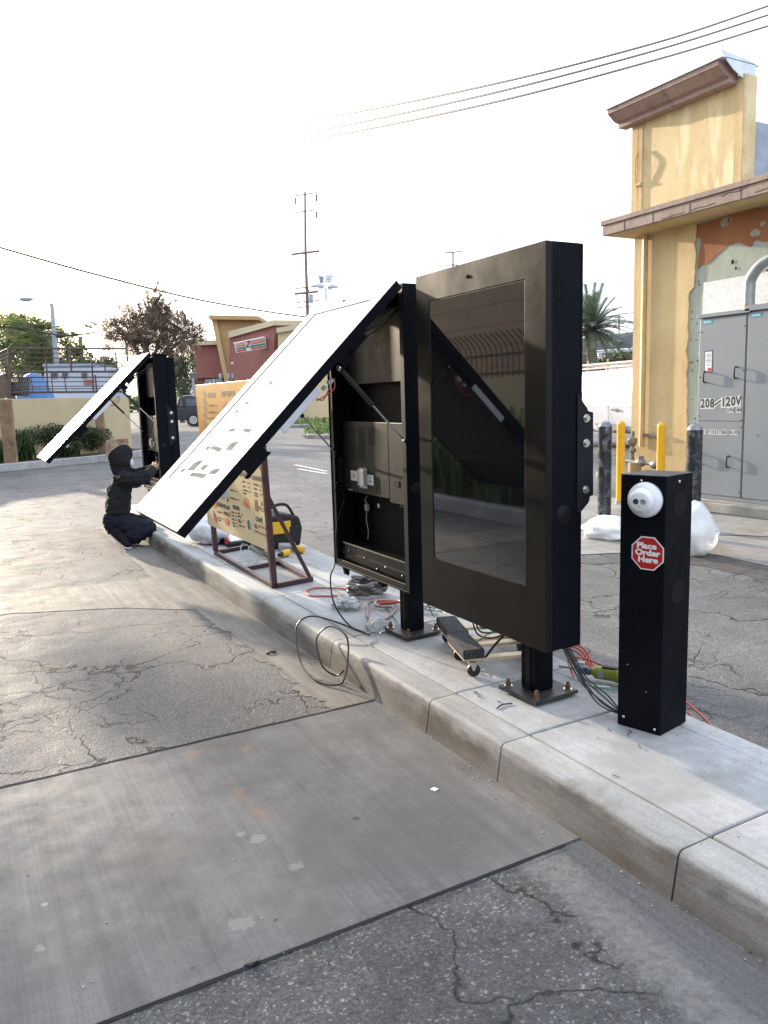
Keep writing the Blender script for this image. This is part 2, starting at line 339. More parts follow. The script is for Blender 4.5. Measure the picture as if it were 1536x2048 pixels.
# apron by the building
sheet('concrete_apron', [tuple(G(*p).xy) for p in ((1120, 1112), (1376, 1100), (1440, 1112), (1536, 1133), (1760, 1180), (1700, 1050), (1536, 1040), (1385, 1022), (1262, 1000), (1120, 985))], .005, m_apron)
for (a, b) in (((1120, 1060), (1640, 1078)), ((1400, 1025), (1340, 1100))):
    p = G(*a); q = G(*b); d = (q - p).normalized(); n = Vector((-d.y, d.x, 0)) * .012
    sheet('expansion_joint', [(p + n).xy, (q + n).xy, (q - n).xy, (p - n).xy], .009, m_tar)
sheet('dark_asphalt_edge', ragged([tuple(G(*p).xy) for p in ((1120, 1120), (1376, 1103), (1440, 1114), (1536, 1135), (1700, 1168))], .06, 12, 3) + ragged([tuple(G(*p).xy) for p in ((1700, 1215), (1536, 1165), (1440, 1140), (1376, 1128), (1120, 1128))], .12, 12, 7), .003, M('oily_asphalt', (.075, .070, .064), .6, var=.4, vs=9, bump=.6, bs=70))
# faded parking stall lines far right of the island
m_line = M('faded_line_paint', (.55, .53, .45), .7, var=.3, vs=30)
for (a, b, w_) in (((590, 930), (655, 943), .05), ((596, 938), (655, 948), .05)):
    p = G(*a); q = G(*b); d = (q - p).normalized(); n = Vector((-d.y, d.x, 0)) * w_
    sheet('stall_line', [(p + n).xy, (q + n).xy, (q - n).xy, (p - n).xy], .004, m_line)

# ------------------------------------------------------------------ island: kerb pieces and slabs, joints recessed
isl = bpy.data.objects.new('island', None); C.objects.link(isl); isl['kind'] = 'structure'; isl.location = (2.2, 4, 0)
XB = lambda y: 2.600 + max(0, (y - 1.9)) * .048
ys = [-3.0, -2.0, -1.0, 0.2, 1.355, 2.197, 2.715, 3.735, 4.85, 6.10, 7.2, 8.35]
MB().box((1.815, -3.0, 0), (2.58, 9.9, .132)).build('core', M('dark_joint_concrete', (.07, .068, .062), .9), isl)  # dark bed showing through the open joints
g_ = .0035
XI, XO = 1.938, 2.487
for i, (a, b) in enumerate(zip(ys[:-1], ys[1:])):
    fx = lambda y: 1.802 + max(0, 1.35 - y) * .06
    mb = MB(); arc = [(-.004 + .024 * (1 - math.cos(t * math.pi / 10)), .134 + .024 * math.sin(t * math.pi / 10)) for t in range(1, 6)]
    prof = lambda y: [(fx(y) - .027, 0), (fx(y) - .004, .134)] + [(fx(y) + dx, z) for dx, z in arc] + [(XI - .008, .1595), (XI - .003, .154), (XI - .003, 0)]
    n = 14; rows = []
    for k in range(n + 1):
        y = a + g_ + (b - a - 2 * g_) * k / n
        rows.append([(x + (.0035 * noise.noise(Vector((y * 5, z * 9, 0))) + .0016 * noise.noise(Vector((y * 31, z * 40, 3))) if x < 1.86 else 0), y, z - (.0025 if k in (0, n) and z > .14 else 0)) for x, z in prof(y)])
    m = len(rows[0]); vs = [p for r in rows for p in r]
    mb.add(vs, [(k * m + j, k * m + (j + 1) % m, (k + 1) * m + (j + 1) % m, (k + 1) * m + j) for k in range(n) for j in range(m)], True)
    mb.add(rows[0], [tuple(range(m))]); mb.add(rows[-1], [tuple(range(m - 1, -1, -1))])
    o = mb.build('kerb_segment', m_kerb, isl, fix=True); es = o.modifiers.new('split', 'EDGE_SPLIT'); es.split_angle = .62
    MB().box((XI + .003, a + .005, .02), (XO - .003, b - .005, .1605 + .0012 * (i % 2))).build('walk_slab', m_isl, isl, bevel=.006)
    MB().prism([(XO + .003, a + .003, .0), (XB(a), a + .003, .0), (XB(b), b - .003, .0), (XO + .003, b - .003, .0)], (0, 0, .157)).build('back_kerb', m_isl, isl, bevel=.012)
# rounded far end
pts = [(1.802, 8.356)] + [(1.802 + .15 * (1 - math.cos(t * math.pi / 2)), 9.8 + .9 * math.sin(t * math.pi / 2)) for t in [0, .25, .5, .75, 1]] + [(2.75, 10.7), (XB(8.4), 10.0), (XB(8.4), 8.356)]
MB().prism([(x, y, 0) for x, y in pts], (0, 0, .158)).build('kerb_end', m_kerb, isl, bevel=.015)
Z = .162

def remap(objs, fn):
    """measured coordinates of a group of things brought to the place's final survey"""
    seen = set(); al = []
    def walk(o):
        if o in al: return
        al.append(o)
        for c in o.children: walk(c)
    for o in objs: walk(o)
    for o in al:
        if o.type == 'MESH' and o.data.name not in seen:
            seen.add(o.data.name)
            for v in o.data.vertices: v.co = fn(v.co)
            o.data.update()

# ------------------------------------------------------------------ menu board cabinets
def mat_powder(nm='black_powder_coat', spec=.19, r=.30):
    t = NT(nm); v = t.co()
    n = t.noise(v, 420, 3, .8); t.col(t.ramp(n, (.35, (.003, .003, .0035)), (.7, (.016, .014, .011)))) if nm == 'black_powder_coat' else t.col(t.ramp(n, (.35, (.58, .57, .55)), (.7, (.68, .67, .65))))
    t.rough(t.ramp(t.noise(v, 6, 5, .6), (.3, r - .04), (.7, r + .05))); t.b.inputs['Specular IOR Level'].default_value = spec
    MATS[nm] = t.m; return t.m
m_blk = mat_powder(); m_blk_glare = mat_powder('glare_whitened_black_coat', 1.0, .34)  # raised door faces: sky glare painted in as a whitish base
m_side = M('navy_black_side_paint', (.0030, .0042, .0068), .55, var=.3, vs=8, bump=.2, bs=300, bd=.0006, spec=.09)
m_inner = M('inner_black_steel', (.006, .007, .009), .5, var=.3, vs=7, spec=.18)
m_grey_in = M('charcoal_steel_panel', (.017, .0165, .016), .5, var=.15, vs=5, spec=.22)
m_brack = M('black_bracket_plate', (.009, .010, .013), .5, spec=.2)
m_bolt = M('zinc_bolt', (.62, .60, .56), .3, 1, var=.1, vs=60)
m_rustb = M('rusty_anchor_bolt', (.20, .11, .06), .7, .6, var=.4, vs=90, bump=.5, bs=200, bd=.002)
m_plate = M('bare_base_plate', (.055, .055, .052), .5, .5, var=.4, vs=18, bump=.3, bs=80, dirt=(.10, .085, .065))
m_chrome = M('strut_rod', (.55, .55, .55), .18, 1, var=0)
m_rubber = M('black_rubber', (.013, .013, .013), .55, var=.2)
m_white = M('white_plastic', (.72, .72, .71), .4, var=.05)
m_grey = M('grey_plastic', (.30, .31, .31), .5, var=.1)
m_hole = M('open_hole_dark', (.003, .003, .003), .9, var=0)
def mat_glass():
    t = NT('dark_screen_glass'); v = t.co(); t.col((.006, .006, .007)); t.rough(.035); t.b.inputs['Specular IOR Level'].default_value = 1.0; t.b.inputs['Coat Weight'].default_value = .8; t.b.inputs['Coat IOR'].default_value = 1.6; t.b.inputs['Coat Roughness'].default_value = .02
    t.bump(t.noise(v, 1.5, 2), .03, .003); return t.m
m_glass = mat_glass()
m_glass2 = M('glare_whitened_glass', (.52, .52, .51), .28, var=.05, vs=4, spec=1)  # raised screens: sun glare painted in as a pale base colour
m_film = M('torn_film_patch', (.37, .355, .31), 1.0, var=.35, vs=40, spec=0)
m_sill = M('sticker_paper', (.55, .57, .62), .5, var=.05)
W_, H_, Z0, XF = .91, 1.545, .485, 2.0

def place_door(fn):      # not used directly: doors are authored with a (u down, y, w out) map
    return fn
def make_board(y0, opened, root):
    y1 = y0 + W_; z1 = Z0 + H_; D = .18
    a = math.radians(45.6 if opened else 0); s_, c_ = math.sin(a), math.cos(a); L = 1.577 if opened else 1.545
    hx = XF + .014 if opened else XF + .024; zt = z1 - (.007 if opened else 0)
    P = lambda u, y, w_: Vector((hx - s_ * u - c_ * w_, y, zt - c_ * u + s_ * w_))
    def dbox(mb, u0, ya, w0, u1, yb, w1):
        vs = [P(u0, ya, w0), P(u1, ya, w0), P(u1, yb, w0), P(u0, yb, w0), P(u0, ya, w1), P(u1, ya, w1), P(u1, yb, w1), P(u0, yb, w1)]
        return mb.add(vs, [(0, 3, 2, 1), (4, 5, 6, 7), (0, 1, 5, 4), (1, 2, 6, 5), (2, 3, 7, 6), (3, 0, 4, 7)])
    # housing shell
    x0, x1 = XF + .030, XF + D
    mb = MB()
    mb.box((x1 - .012, y0, Z0), (x1, y1, z1)); mb.box((x0, y0, Z0), (x1 - .012, y0 + .012, z1)); mb.box((x0, y1 - .012, Z0), (x1 - .012, y1, z1))
    mb.box((x0, y0 + .012, Z0), (x1 - .012, y1 - .012, Z0 + .012)); mb.box((x0, y0 + .012, z1 - .012), (x1 - .012, y1 - .012, z1))
    mb.build('housing', m_side, root, bevel=.004)
    lip = MB(); g = .012
    lip.box((x0 + .004, y0 + g, Z0 + g), (x0 + .012, y0 + .05, z1 - g)); lip.box((x0 + .004, y1 - .05, Z0 + g), (x0 + .012, y1 - g, z1 - g))
    lip.box((x0 + .004, y0 + .05, Z0 + g), (x0 + .012, y1 - .05, Z0 + .045)); lip.box((x0 + .004, y0 + .05, z1 - .045), (x0 + .012, y1 - .05, z1 - g))
    lip.build('seal_lip', m_inner, root, bevel=.003)
    # side vent grille (perforated disc)
    for yy, sg in ((y0, -1),):
        gz, gx, gr = 1.022, 2.087, .036
        b = MB(); b.lathe([(0, .0015), (gr, .0015), (gr, 0)], frame_mx((gx, yy, gz), (1, 0, 0), (0, 0, 1)), 28); gobj = b.build('vent_grille', m_inner, root)
        h = MB()
        for ring, n in ((.0, 1), (.008, 6), (.016, 12), (.024, 18), (.031, 24)):
            for k in range(n):
                an = 2 * math.pi * k / n; h.cyl((gx + ring * math.cos(an), yy - .0016, gz + ring * math.sin(an)), (gx + ring * math.cos(an), yy - .0024, gz + ring * math.sin(an)), .0026, 6)
        h.build('vent_hole', m_hole, gobj, kind='stuff')
    # mounting bracket, bolts, post, base plate
    for yy, dy in ((y0 - .001, -.006), (y1 + .001, .006)):
        pts = [(2.150, 1.480), (2.197, 1.425), (2.204, 1.412), (2.229, 1.406), (2.233, 1.085), (2.216, 1.08), (2.212, 1.06), (2.172, 1.025), (2.150, 1.025)]
        MB().prism([(x, yy, z) for x, z in pts], (0, dy, 0)).build('bracket_plate', m_brack, root, bevel=.0015)
        for z in (1.385, 1.290, 1.110):
            sg = -1 if dy < 0 else 1
            b = MB(); b.cyl((2.192, yy + dy, z), (2.192, yy + dy + sg * .003, z), .016, 20); b.cyl((2.192, yy + dy + sg * .003, z), (2.192, yy + dy + sg * .012, z), .0115, 6)
            b.build('bolt', m_bolt, root, bevel=.001)
        for z in (1.235, 1.150):
            sg = -1 if dy < 0 else 1
            MB().cyl((2.190, yy + dy + sg * .0002, z), (2.190, yy + dy + sg * .0012, z), .007, 12).build('bolt_hole', m_hole, root)
    MB().box((2.183, y0 + .02, 1.09), (2.229, y1 - .02, 1.40)).build('rear_channel', m_brack, root, bevel=.004)
    py = y0 + .335
    mb = MB().box((2.185, py - .050, .190), (2.285, py + .050, .483)); mb.build('post', m_side, root, bevel=.005)
    MB().box((2.1845, py - .0145, .192), (2.1825, py + .0145, .482)).build('post_seam', m_inner, root)
    pm = Matrix.Translation((2.238, py - .002, .181)) @ Matrix.Rotation(math.radians(3), 4, 'Z')
    MB().box((-.124, -.124, -.008), (.124, .124, .008), pm).build('base_plate', m_plate, root, bevel=.002)
    for (dx, dy) in ((-.092, -.092), (-.092, .092), (.092, -.092), (.092, .092)):
        q = pm @ Vector((dx, dy, .008)); b = MB()
        b.cyl(q - Vector((0, 0, .04)), q + Vector((0, 0, .034)), .0075, 12); b.build('anchor_bolt', m_rustb, root)
        n = MB(); n.cyl(q, q + Vector((0, 0, .003)), .020, 18); n.build('washer', m_bolt, root)
        n = MB(); n.cyl(q + Vector((0, 0, .003)), q + Vector((0, 0, .018)), .0135, 6); n.build('nut', m_rustb, root, bevel=.001)
    # door
    t0, t1 = 0., .024; yo0, yo1 = y0 + .123, y1 - .110; uo0, uo1 = .120, 1.300
    if opened: uo0, uo1 = .110, 1.345
    mb = MB(); O = [(0, y0), (L, y0), (L, y1), (0, y1)]; I = [(uo0, yo0), (uo1, yo0), (uo1, yo1), (uo0, yo1)]
    mb.add([P(u, y, w_) for w_ in (t0, t1) for ring in (O, I) for u, y in ring],
           [f_ for k in range(4) for j in [(k + 1) % 4] for f_ in ((k, j, 4 + j, 4 + k), (8 + k, 12 + k, 12 + j, 8 + j), (k, 8 + k, 8 + j, j), (4 + k, 4 + j, 12 + j, 12 + k))])
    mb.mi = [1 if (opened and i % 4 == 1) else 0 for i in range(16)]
    door = mb.build('door', [m_side if opened else m_blk, m_blk_glare], root, fix=True, bevel=0 if opened else .0025)
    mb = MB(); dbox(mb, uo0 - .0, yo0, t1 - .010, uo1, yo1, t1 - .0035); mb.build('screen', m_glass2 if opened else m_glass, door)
    mb = MB(); e = .004
    for bx in ((uo0, yo0, uo0 + e, yo1), (uo1 - e, yo0, uo1, yo1), (uo0, yo0 + 0, uo1, yo0 + e), (uo0, yo1 - e, uo1, yo1)):
        dbox(mb, bx[0], bx[1], t1 - .0035, bx[2], bx[3], t1 - .0028)
    mb.build('screen_gasket', m_rubber, door)
    q = P(.057, y0 + .495, t1); b = MB(); b.blob(q, (.006, .011, .008), 10); b.build('camera_hole', m_hole, door)
    if not opened:
        # thin return edge seen from the side
        mb = MB(); dbox(mb, .002, y0 + .001, -.012, L - .002, y0 + .012, 0); mb.build('door_return', m_inner, door)
        return
    # -------- opened: door underside
    mb = MB(); dbox(mb, .16, y0 + .06, -.032, 1.33, y1 - .05, -.0005); mb.build('screen_back_box', m_inner, door, bevel=.004)
    mb = MB(); dbox(mb, .0, y0 + .001, -.022, L, y0 + .012, -.0005); dbox(mb, .0, y1 - .012, -.022, L, y1 - .001, -.0005); dbox(mb, L - .012, y0 + .012, -.022, L - .001, y1 - .012, -.0005)
    mb.build('door_return', m_side, door)
    mb = MB(); dbox(mb, .665, y0 + .0, -.055, .925, y0 + .008, -.0225); mb.build('label_bar', m_sill, door, bevel=.002)
    for (ua, ub, dw) in ((1.04, 1.175, .064), (.30, .40, .052), (.43, .49, .070)):
        mb = MB(); dbox(mb, ua, y0 + .0125, -dw, ub, y0 + .03, -.0225); dbox(mb, ua - .01, y0 + .012, -dw - .004, ub + .02, y0 + .06, -dw); mb.build('latch_bracket', m_side, door, bevel=.002)
    mb = MB()
    for (ua, ub, dw) in ((.57, .60, .075), (.62, .64, .07)): dbox(mb, ua, y0 + .02, -dw, ub, y0 + .04, -.055)
    mb.build('wire_connector', m_grey, door)
    mb = MB(); mb.tube(spline([P(.56, y0 + .03, -.07), P(.60, y0 + .02, -.10), P(.66, y0 + .03, -.09), P(.70, y0 + .03, -.075)]), .003, 6); mb.tube(spline([P(.58, y0 + .04, -.07), P(.62, y0 + .03, -.085), P(.67, y0 + .04, -.10), P(.69, y0 + .04, -.07)]), .0025, 6)
    mb.build('red_wire', M('red_wire', (.45, .03, .02), .4, var=0), door)
    mb = MB(); dbox(mb, 1.30, y0 + .0, -.044, 1.335, y0 + .03, -.0225); mb.build('clip', m_grey, door)
    # film patches left on the glare-whitened glass
    rnd = random.Random(3)
    for (u, y, du, dy, n) in ((.985, .25, .018, .06, 3), (.99, .47, .018, .045, 3), (1.09, .27, .045, .05, 4), (1.115, .47, .020, .10, 4), (1.12, .60, .02, .03, 3), (1.245, .21, .028, .055, 3), (1.235, .40, .03, .04, 4), (1.285, .38, .022, .12, 6), (1.24, .56, .055, .055, 7), (1.28, .68, .02, .03, 4), (.80, .62, .012, .03, 3), (.66, .52, .02, .02, 4), (.67, .44, .006, .05, 3), (.86, .66, .02, .02, 3)):
        sk = rnd.uniform(-.3, .3); pts = [P(u + du * a_ + sk * du * b_, y0 + y + dy * b_ * rnd.uniform(.85, 1.1), t1 - .0034) for a_, b_ in ((-.6, -1), (-.75, 0), (-.5, 1), (.6, .95), (.45, .1), (.7, -.9))]
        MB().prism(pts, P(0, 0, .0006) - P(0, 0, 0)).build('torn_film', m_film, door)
    # struts
    def strut(a, b):
        a = Vector(a); b = Vector(b); m = a.lerp(b, .5)
        st = MB().cyl(a, m, .0115, 12).build('strut', m_rubber, root)
        MB().cyl(m, b, .005, 10).build('strut_rod', m_chrome, st)
        MB().blob(a, .014, 10).build('ball_joint', m_bolt, st); MB().blob(b, .011, 10).build('ball_joint', m_bolt, st)
    strut(P(.50, y0 + .04, -.060), (2.03, y0 + .022, 1.27)); strut(P(.55, y1 - .05, -.045), (2.05, y1 - .025, 1.17))
    # inside the housing
    mark = set(bpy.data.objects)
    xb = x1 - .012
    MB().box((xb - .05, y0 + .06, 1.62), (xb - .001, y1 - .06, 2.02)).build('upper_panel', m_grey_in, root, bevel=.003)
    ip = MB().box((xb - .075, y0 + .30, .975), (xb - .001, y1 - .045, 1.40)).build('power_box', m_grey_in, root, bevel=.003)
    ip2 = MB().box((xb - .0755, y0 + .05, .955), (xb - .0012, y0 + .296, 1.40)).build('power_box', m_grey_in, root, bevel=.003)
    xs = xb - .0762
    for (ya, yb, za, zb) in ((.78, .70, 1.18, 1.375), (.655, .575, 1.17, 1.38), (.53, .455, 1.27, 1.385)):
        sl = MB(); n = int((zb - za) / .012)
        for k in range(n): z = za + k * .012; sl.box((xs, y0 + yb, z), (xs + .0015, y0 + ya, z + .006))
        sl.build('vent_slots', m_hole, root, kind='stuff')
    MB().box((xs - .004, y0 + .665, 1.045), (xs, y0 + .755, 1.105)).build('socket_plate', m_white, root)
    MB().box((xs - .004, y0 + .475, 1.035), (xs, y0 + .55, 1.095)).build('socket_plate', m_white, root)
    b = MB()
    for (yy, zz) in ((.73, 1.08), (.715, 1.065), (.70, 1.07), (.51, 1.075), (.52, 1.052), (.50, 1.052)): b.box((xs - .0055, y0 + yy, zz), (xs - .004, y0 + yy + .006, zz + .010))
    b.build('socket_pins', m_hole, root)
    MB().box((xs - .022, y0 + .56, 1.025), (xs, y0 + .635, 1.12)).build('breaker', m_grey, root, bevel=.002)
    MB().box((xs - .004, y0 + .55, 1.01), (xs, y0 + .645, 1.13)).build('breaker_rail', m_bolt, root)
    MB().box((xs - .002, y0 + .19, 1.05), (xs + .001, y0 + .24, 1.085)).build('cut_out', m_hole, root)
    b = MB()
    for (yy, zz) in ((.78, .985), (.09, .965), (.06, 1.0), (.75, .984)): b.blob((xs - .002, y0 + yy, zz), .005, 8)
    b.build('panel_screw', m_bolt, root)
    b = MB(); b.cyl((xb - .002, y0 + .57, .90), (xb, y0 + .57, .90), .014, 16); b.build('cable_hole', m_white, root)
    b = MB(); b.box((xb - .03, y0 + .66, .86), (xb - .015, y0 + .69, .90)); b.tube(spline([(xb - .02, y0 + .67, .95), (xb - .03, y0 + .68, .92), (xb - .022, y0 + .672, .90), (xb - .02, y0 + .69, .80), (xb - .025, y0 + .66, .74), (xb - .02, y0 + .68, .68)]), .003, 6)
    b.tube(spline([(xb - .03, y0 + .25, .96), (xb - .05, y0 + .22, .94), (xb - .03, y0 + .18, .95), (xb - .05, y0 + .12, .935), (xb - .03, y0 + .08, .955)]), .006, 6)
    b.build('grey_wire', m_grey, root)
    # lower junction box with hinged lid
    lb = MB().box((x0 + .03, y0 + .05, .53), (xb - .001, y1 - .06, .655)).build('lower_box', m_blk, root, bevel=.003)
    MB().box((x0 + .025, y0 + .05, .60 - .012), (x0 + .0295, y1 - .06, .60)).build('lid_seam', m_grey_in, lb)
    b = MB()
    for k in range(26): y = y0 + .07 + k * .030; b.box((x0 + .0255, y, .650), (x0 + .034, y + .018, .6575))
    b.build('piano_hinge', m_bolt, lb, kind='stuff')
    for (yy, zz) in ((.12, .575), (.30, .59), (.55, .60), (.75, .61), (.40, .56)): MB().blob((x0 + .026, y0 + yy, zz), .006, 8).build('screw', m_bolt, lb)
    # black tray box on the far inner wall, black harness at the top
    MB().box((XF + .06, y1 - .045, 1.02), (XF + .15, y1 - .013, 1.18)).build('relay_box', m_inner, root, bevel=.004)
    b = MB()
    for (yy, zz) in ((1.185, 0), (1.02, 0), (1.10, .0)): b.blob((XF + .055, y1 - .02, yy), .0045, 8)
    b.build('relay_screw', m_bolt, root)
    b = MB()
    b.tube(spline([(XF + .15, y0 + .12, 2.03), (XF + .05, y0 + .10, 1.99), (XF - .06, y0 + .06, 1.92), (XF - .16, y0 + .06, 1.86), (XF - .22, y0 + .08, 1.83)]), .007, 8)
    b.build('harness', m_rubber, root); b = MB()
    b.tube(spline([(XF + .16, y0 + .15, 2.05), (XF + .06, y0 + .14, 1.97), (XF - .05, y0 + .09, 1.89), (XF - .18, y0 + .09, 1.82)]), .004, 8)
    b.build('harness', m_rubber, root); b = MB()
    b.tube(spline([(XF + .02, y1 - .06, .98), (XF + .10, y1 - .03, .93), (XF + .04, y1 - .03, .75), (XF + .03, y1 - .04, .55)]), .005, 8)
    b.build('harness', m_rubber, root)
    zf = lambda v: Vector((v.x, v.y, v.z * .964 + .003))
    remap([o for o in bpy.data.objects if o not in mark], zf)
    MB().box((x0 + .012, y0 + .33, Z0 - .03), (x0 + .05, y0 + .37, Z0 - .001)).build('foot_latch', m_side, root)
    b = MB().prism([(x0 + .02, y1 - .10, Z0 - .001), (x0 + .06, y1 - .10, Z0 - .001), (x0 + .05, y1 - .10, Z0 - .06), (x0 + .03, y1 - .10, Z0 - .05)], (0, .03, 0)); b.build('bottom_latch', m_side, root)

E_MARK = 0
tA = thing('menu_board', 'black menu board cabinet with its dark glass screen closed, beside the order pedestal', 'menu board', (2.3, 2.55, .16), 'drive-through menu boards')
make_board(2.178, False, tA)
tB = thing('menu_board', 'open menu board cabinet in the middle, its screen door swung up over the sign', 'menu board', (2.3, 3.60, .16), 'drive-through menu boards')
make_board(3.262, True, tB)
tC = dup(tB, (0, 5.418, 0), 'farthest open menu board cabinet with the crouching person reaching into it')
MB().box((2.185, 8.70, .52), (2.27, 9.56, 1.99)).build('back_cover', m_side, tC, bevel=.004)

# ------------------------------------------------------------------ order pedestal
tp = thing('order_pedestal', 'waist-high black order post with white dome camera and red Place Order Here sign', 'order post', (2.49, 2.05, .16))
# footprint: left-front face runs (2.345,2.10)->(2.405,1.915) like the photo, slightly turned
pA = Vector((2.290, 2.084, 0)); pB = Vector((2.344, 1.913, 0)); pC_ = Vector((2.530, 1.950, 0)); pD = pA + (pC_ - pB)
b = MB().prism([(p.x, p.y, .163) for p in (pA, pB, pC_, pD)], (0, 0, 1.003)); b.build('body', m_side, tp, bevel=.003, fix=True)
b = MB().prism([(p.x, p.y, 1.1665) for p in (pA + (pA - pC_) * .012, pB + (pB - pD) * .012, pC_ + (pC_ - pA) * .012, pD + (pD - pB) * .012)], (0, 0, .0035)); b.build('top_cap', M('dusty_black_cap', (.03, .03, .031), .5, var=.3, vs=20), tp, bevel=.001, fix=True)
xd = (pB - pA).normalized(); nd = Vector((0, 0, 1)).cross(xd) * -1
if nd.x > 0: nd = -nd
W1 = (pB - pA).length
def PF(s, z, o=0.): return pA + xd * s + Vector((0, 0, z)) + nd * o
def fm(s, z, o=0.): return frame_mx(PF(s, z, o), xd, (0, 0, 1))
# red octagon sticker
def octo(r, ang=22.5): return [(r * math.cos(math.radians(ang + 45 * k)), r * math.sin(math.radians(ang + 45 * k))) for k in range(8)]
oc = (.1135, .8735)
st_ = MB().prism([fm(*oc, .0005) @ Vector((x, y, 0)) for x, y in octo(.0690)], nd * .0012).build('sticker', m_white, tp)
MB().prism([fm(*oc, .0018) @ Vector((x, y, 0)) for x, y in octo(.0640)], nd * .0006).build('red_face', M('sign_red', (.42, .012, .016), .35, var=.06), st_)
for i, (tx, dx) in enumerate((('Place', -.004), ('Order', .0), ('Here', .002))):
    text('lettering', tx, fm(oc[0] + dx, oc[1] + .028 - i * .0265, .0026), .0305, m_white, st_, .0003, .0015, 1.24)
# dome camera
cmx = frame_mx(PF(.103, 1.078, 0), xd, (0, 0, 1))
if (cmx.to_3x3() @ Vector((0, 0, 1))).dot(nd) < 0: cmx = frame_mx(PF(.103, 1.078, 0), -xd, (0, 0, 1))
m_dome = M('camera_white', (.74, .75, .77), .35, var=.03)
b = MB().lathe([(0, 0), (.0670, 0), (.0670, .013), (.0635, .023), (.0565, .028), (.053, .036), (0, .038)], cmx, 36); dm = b.build('dome_camera', m_dome, tp)
bc = cmx @ Vector((0, 0, .034)); ld = (Vector((0, 0, 1.5)) - bc).normalized(); ld = (ld + Vector((0, 0, -.10)) + xd * -.15).normalized()
b = MB().blob(bc, .049, 28); ball = b.build('camera_ball', m_dome, dm)
lm = frame_mx(bc + ld * .0405, Vector((0, 0, 1)).cross(ld), (0, 0, 1))
if (lm.to_3x3() @ Vector((0, 0, 1))).dot(ld) < 0: lm = frame_mx(bc + ld * .0405, ld.cross(Vector((0, 0, 1))), (0, 0, 1))
MB().lathe([(.0330, -.006), (.0345, .006), (.0325, .0075), (.0, .0078)], lm, 28).build('camera_face', M('camera_face_grey', (.60, .61, .63), .3, var=0), dm)
for dx in (-.0125, .0135):
    MB().lathe([(.0095, .007), (.0105, .0095), (.0085, .0098), (.0055, .0085), (0, .0082)], lm @ Matrix.Translation((dx, .001, 0)), 18).build('lens', M('lens_glass', (.03, .022, .015), .08, var=0, spec=1) if dx < 0 else M('lamp_lens', (.45, .43, .40), .15, .8, var=.3, vs=200), dm)
MB().lathe([(.0018, .008), (0, .0088)], lm @ Matrix.Translation((0, -.018, 0)), 8).build('microphone_hole', m_hole, dm)
# screws, side speaker slots
for (s, z) in ((.082, 1.148), (.026, .20), (.155, .182), (.040, .420), (.118, .325)):
    MB().lathe([(.006 if z > 1 or z < .25 else .0022, 0), (.006 if z > 1 or z < .25 else .0022, .002), (0, .003)], fm(s, z, 0) if (fm(s, z).to_3x3() @ Vector((0, 0, 1))).dot(nd) > 0 else frame_mx(PF(s, z, 0), -xd, (0, 0, 1)), 12).build('screw', m_bolt, tp)
xe = (pC_ - pB).normalized(); ne = Vector((xe.y, -xe.x, 0))
for cz in (1.055, .715):
    cc = pB + xe * .1 + Vector((0, 0, cz)) + ne * .0006; b = MB(); r = .047
    for k in range(-9, 10):
        z = k * .005; hw = math.sqrt(max(0, r * r - z * z)); b.prism([cc + xe * -hw + Vector((0, 0, z)), cc + xe * hw + Vector((0, 0, z)), cc + xe * hw + Vector((0, 0, z + .0026)), cc + xe * -hw + Vector((0, 0, z + .0026))], ne * .0006)
    b.build('speaker_slots', m_hole, tp, kind='stuff')
q = pB + xe * .09 + Vector((0, 0, 1.142)) + ne * .0; MB().blob(q, .0065, 10).build('screw', m_bolt, tp)

# ------------------------------------------------------------------ steel sign frame with printed menu panels
mark_sign = set(bpy.data.objects)
ts = thing('sign_frame', 'maroon welded steel easel frame standing on the island behind the raised screen door', 'sign frame', (2.1, 5.8, .16))
m_mar = M('maroon_steel_paint', (.055, .018, .020), .45, var=.25, vs=14, bump=.2, bs=120)
def bar(name, a, b_, w_=.034, par_=ts, mt=m_mar):
    a = Vector(a); b_ = Vector(b_); d = (b_ - a); L = d.length; m = frame_mx(a, d, (0, 0, 1) if abs(d.normalized().z) < .9 else (0, 1, 0))
    return MB().box((0, -w_ / 2, -w_ / 2), (L, w_ / 2, w_ / 2), m).build(name, mt, par_, bevel=.002)
zb = Z + .018; fa, fb, ba, bb = (1.972, 5.045), (1.995, 6.52), (2.285, 5.09), (2.36, 6.62)
bar('base_rail', (*fa, zb), (*fb, zb)); bar('base_rail', (ba[0], ba[1], zb), (bb[0], bb[1], zb))
bar('base_rail', (fa[0] + .019, fa[1], zb + .001), (ba[0] + .02, ba[1], zb + .001)); bar('base_rail', (fb[0] + .019, fb[1], zb + .001), (bb[0] + .017, bb[1], zb + .001))
bar('base_rail', (fa[0] + .025, 5.72, zb + .0015), (ba[0] + .02, 5.78, zb + .0015), .03)
up = lambda f, z: (f[0] - .055 * (z - .16) + .004, f[1], z)
bar('upright', (fa[0], fa[1], zb + .018), (fa[0] - .048, fa[1], 1.66), .042); bar('upright', (fb[0], fb[1], zb + .018), (fb[0] - .048, fb[1], 1.66), .042)
bar('brace', (ba[0], ba[1], zb + .015), (1.950, 5.048, .86), .024); bar('brace', (bb[0], bb[1], zb + .015), (1.972, 6.525, .86), .024)
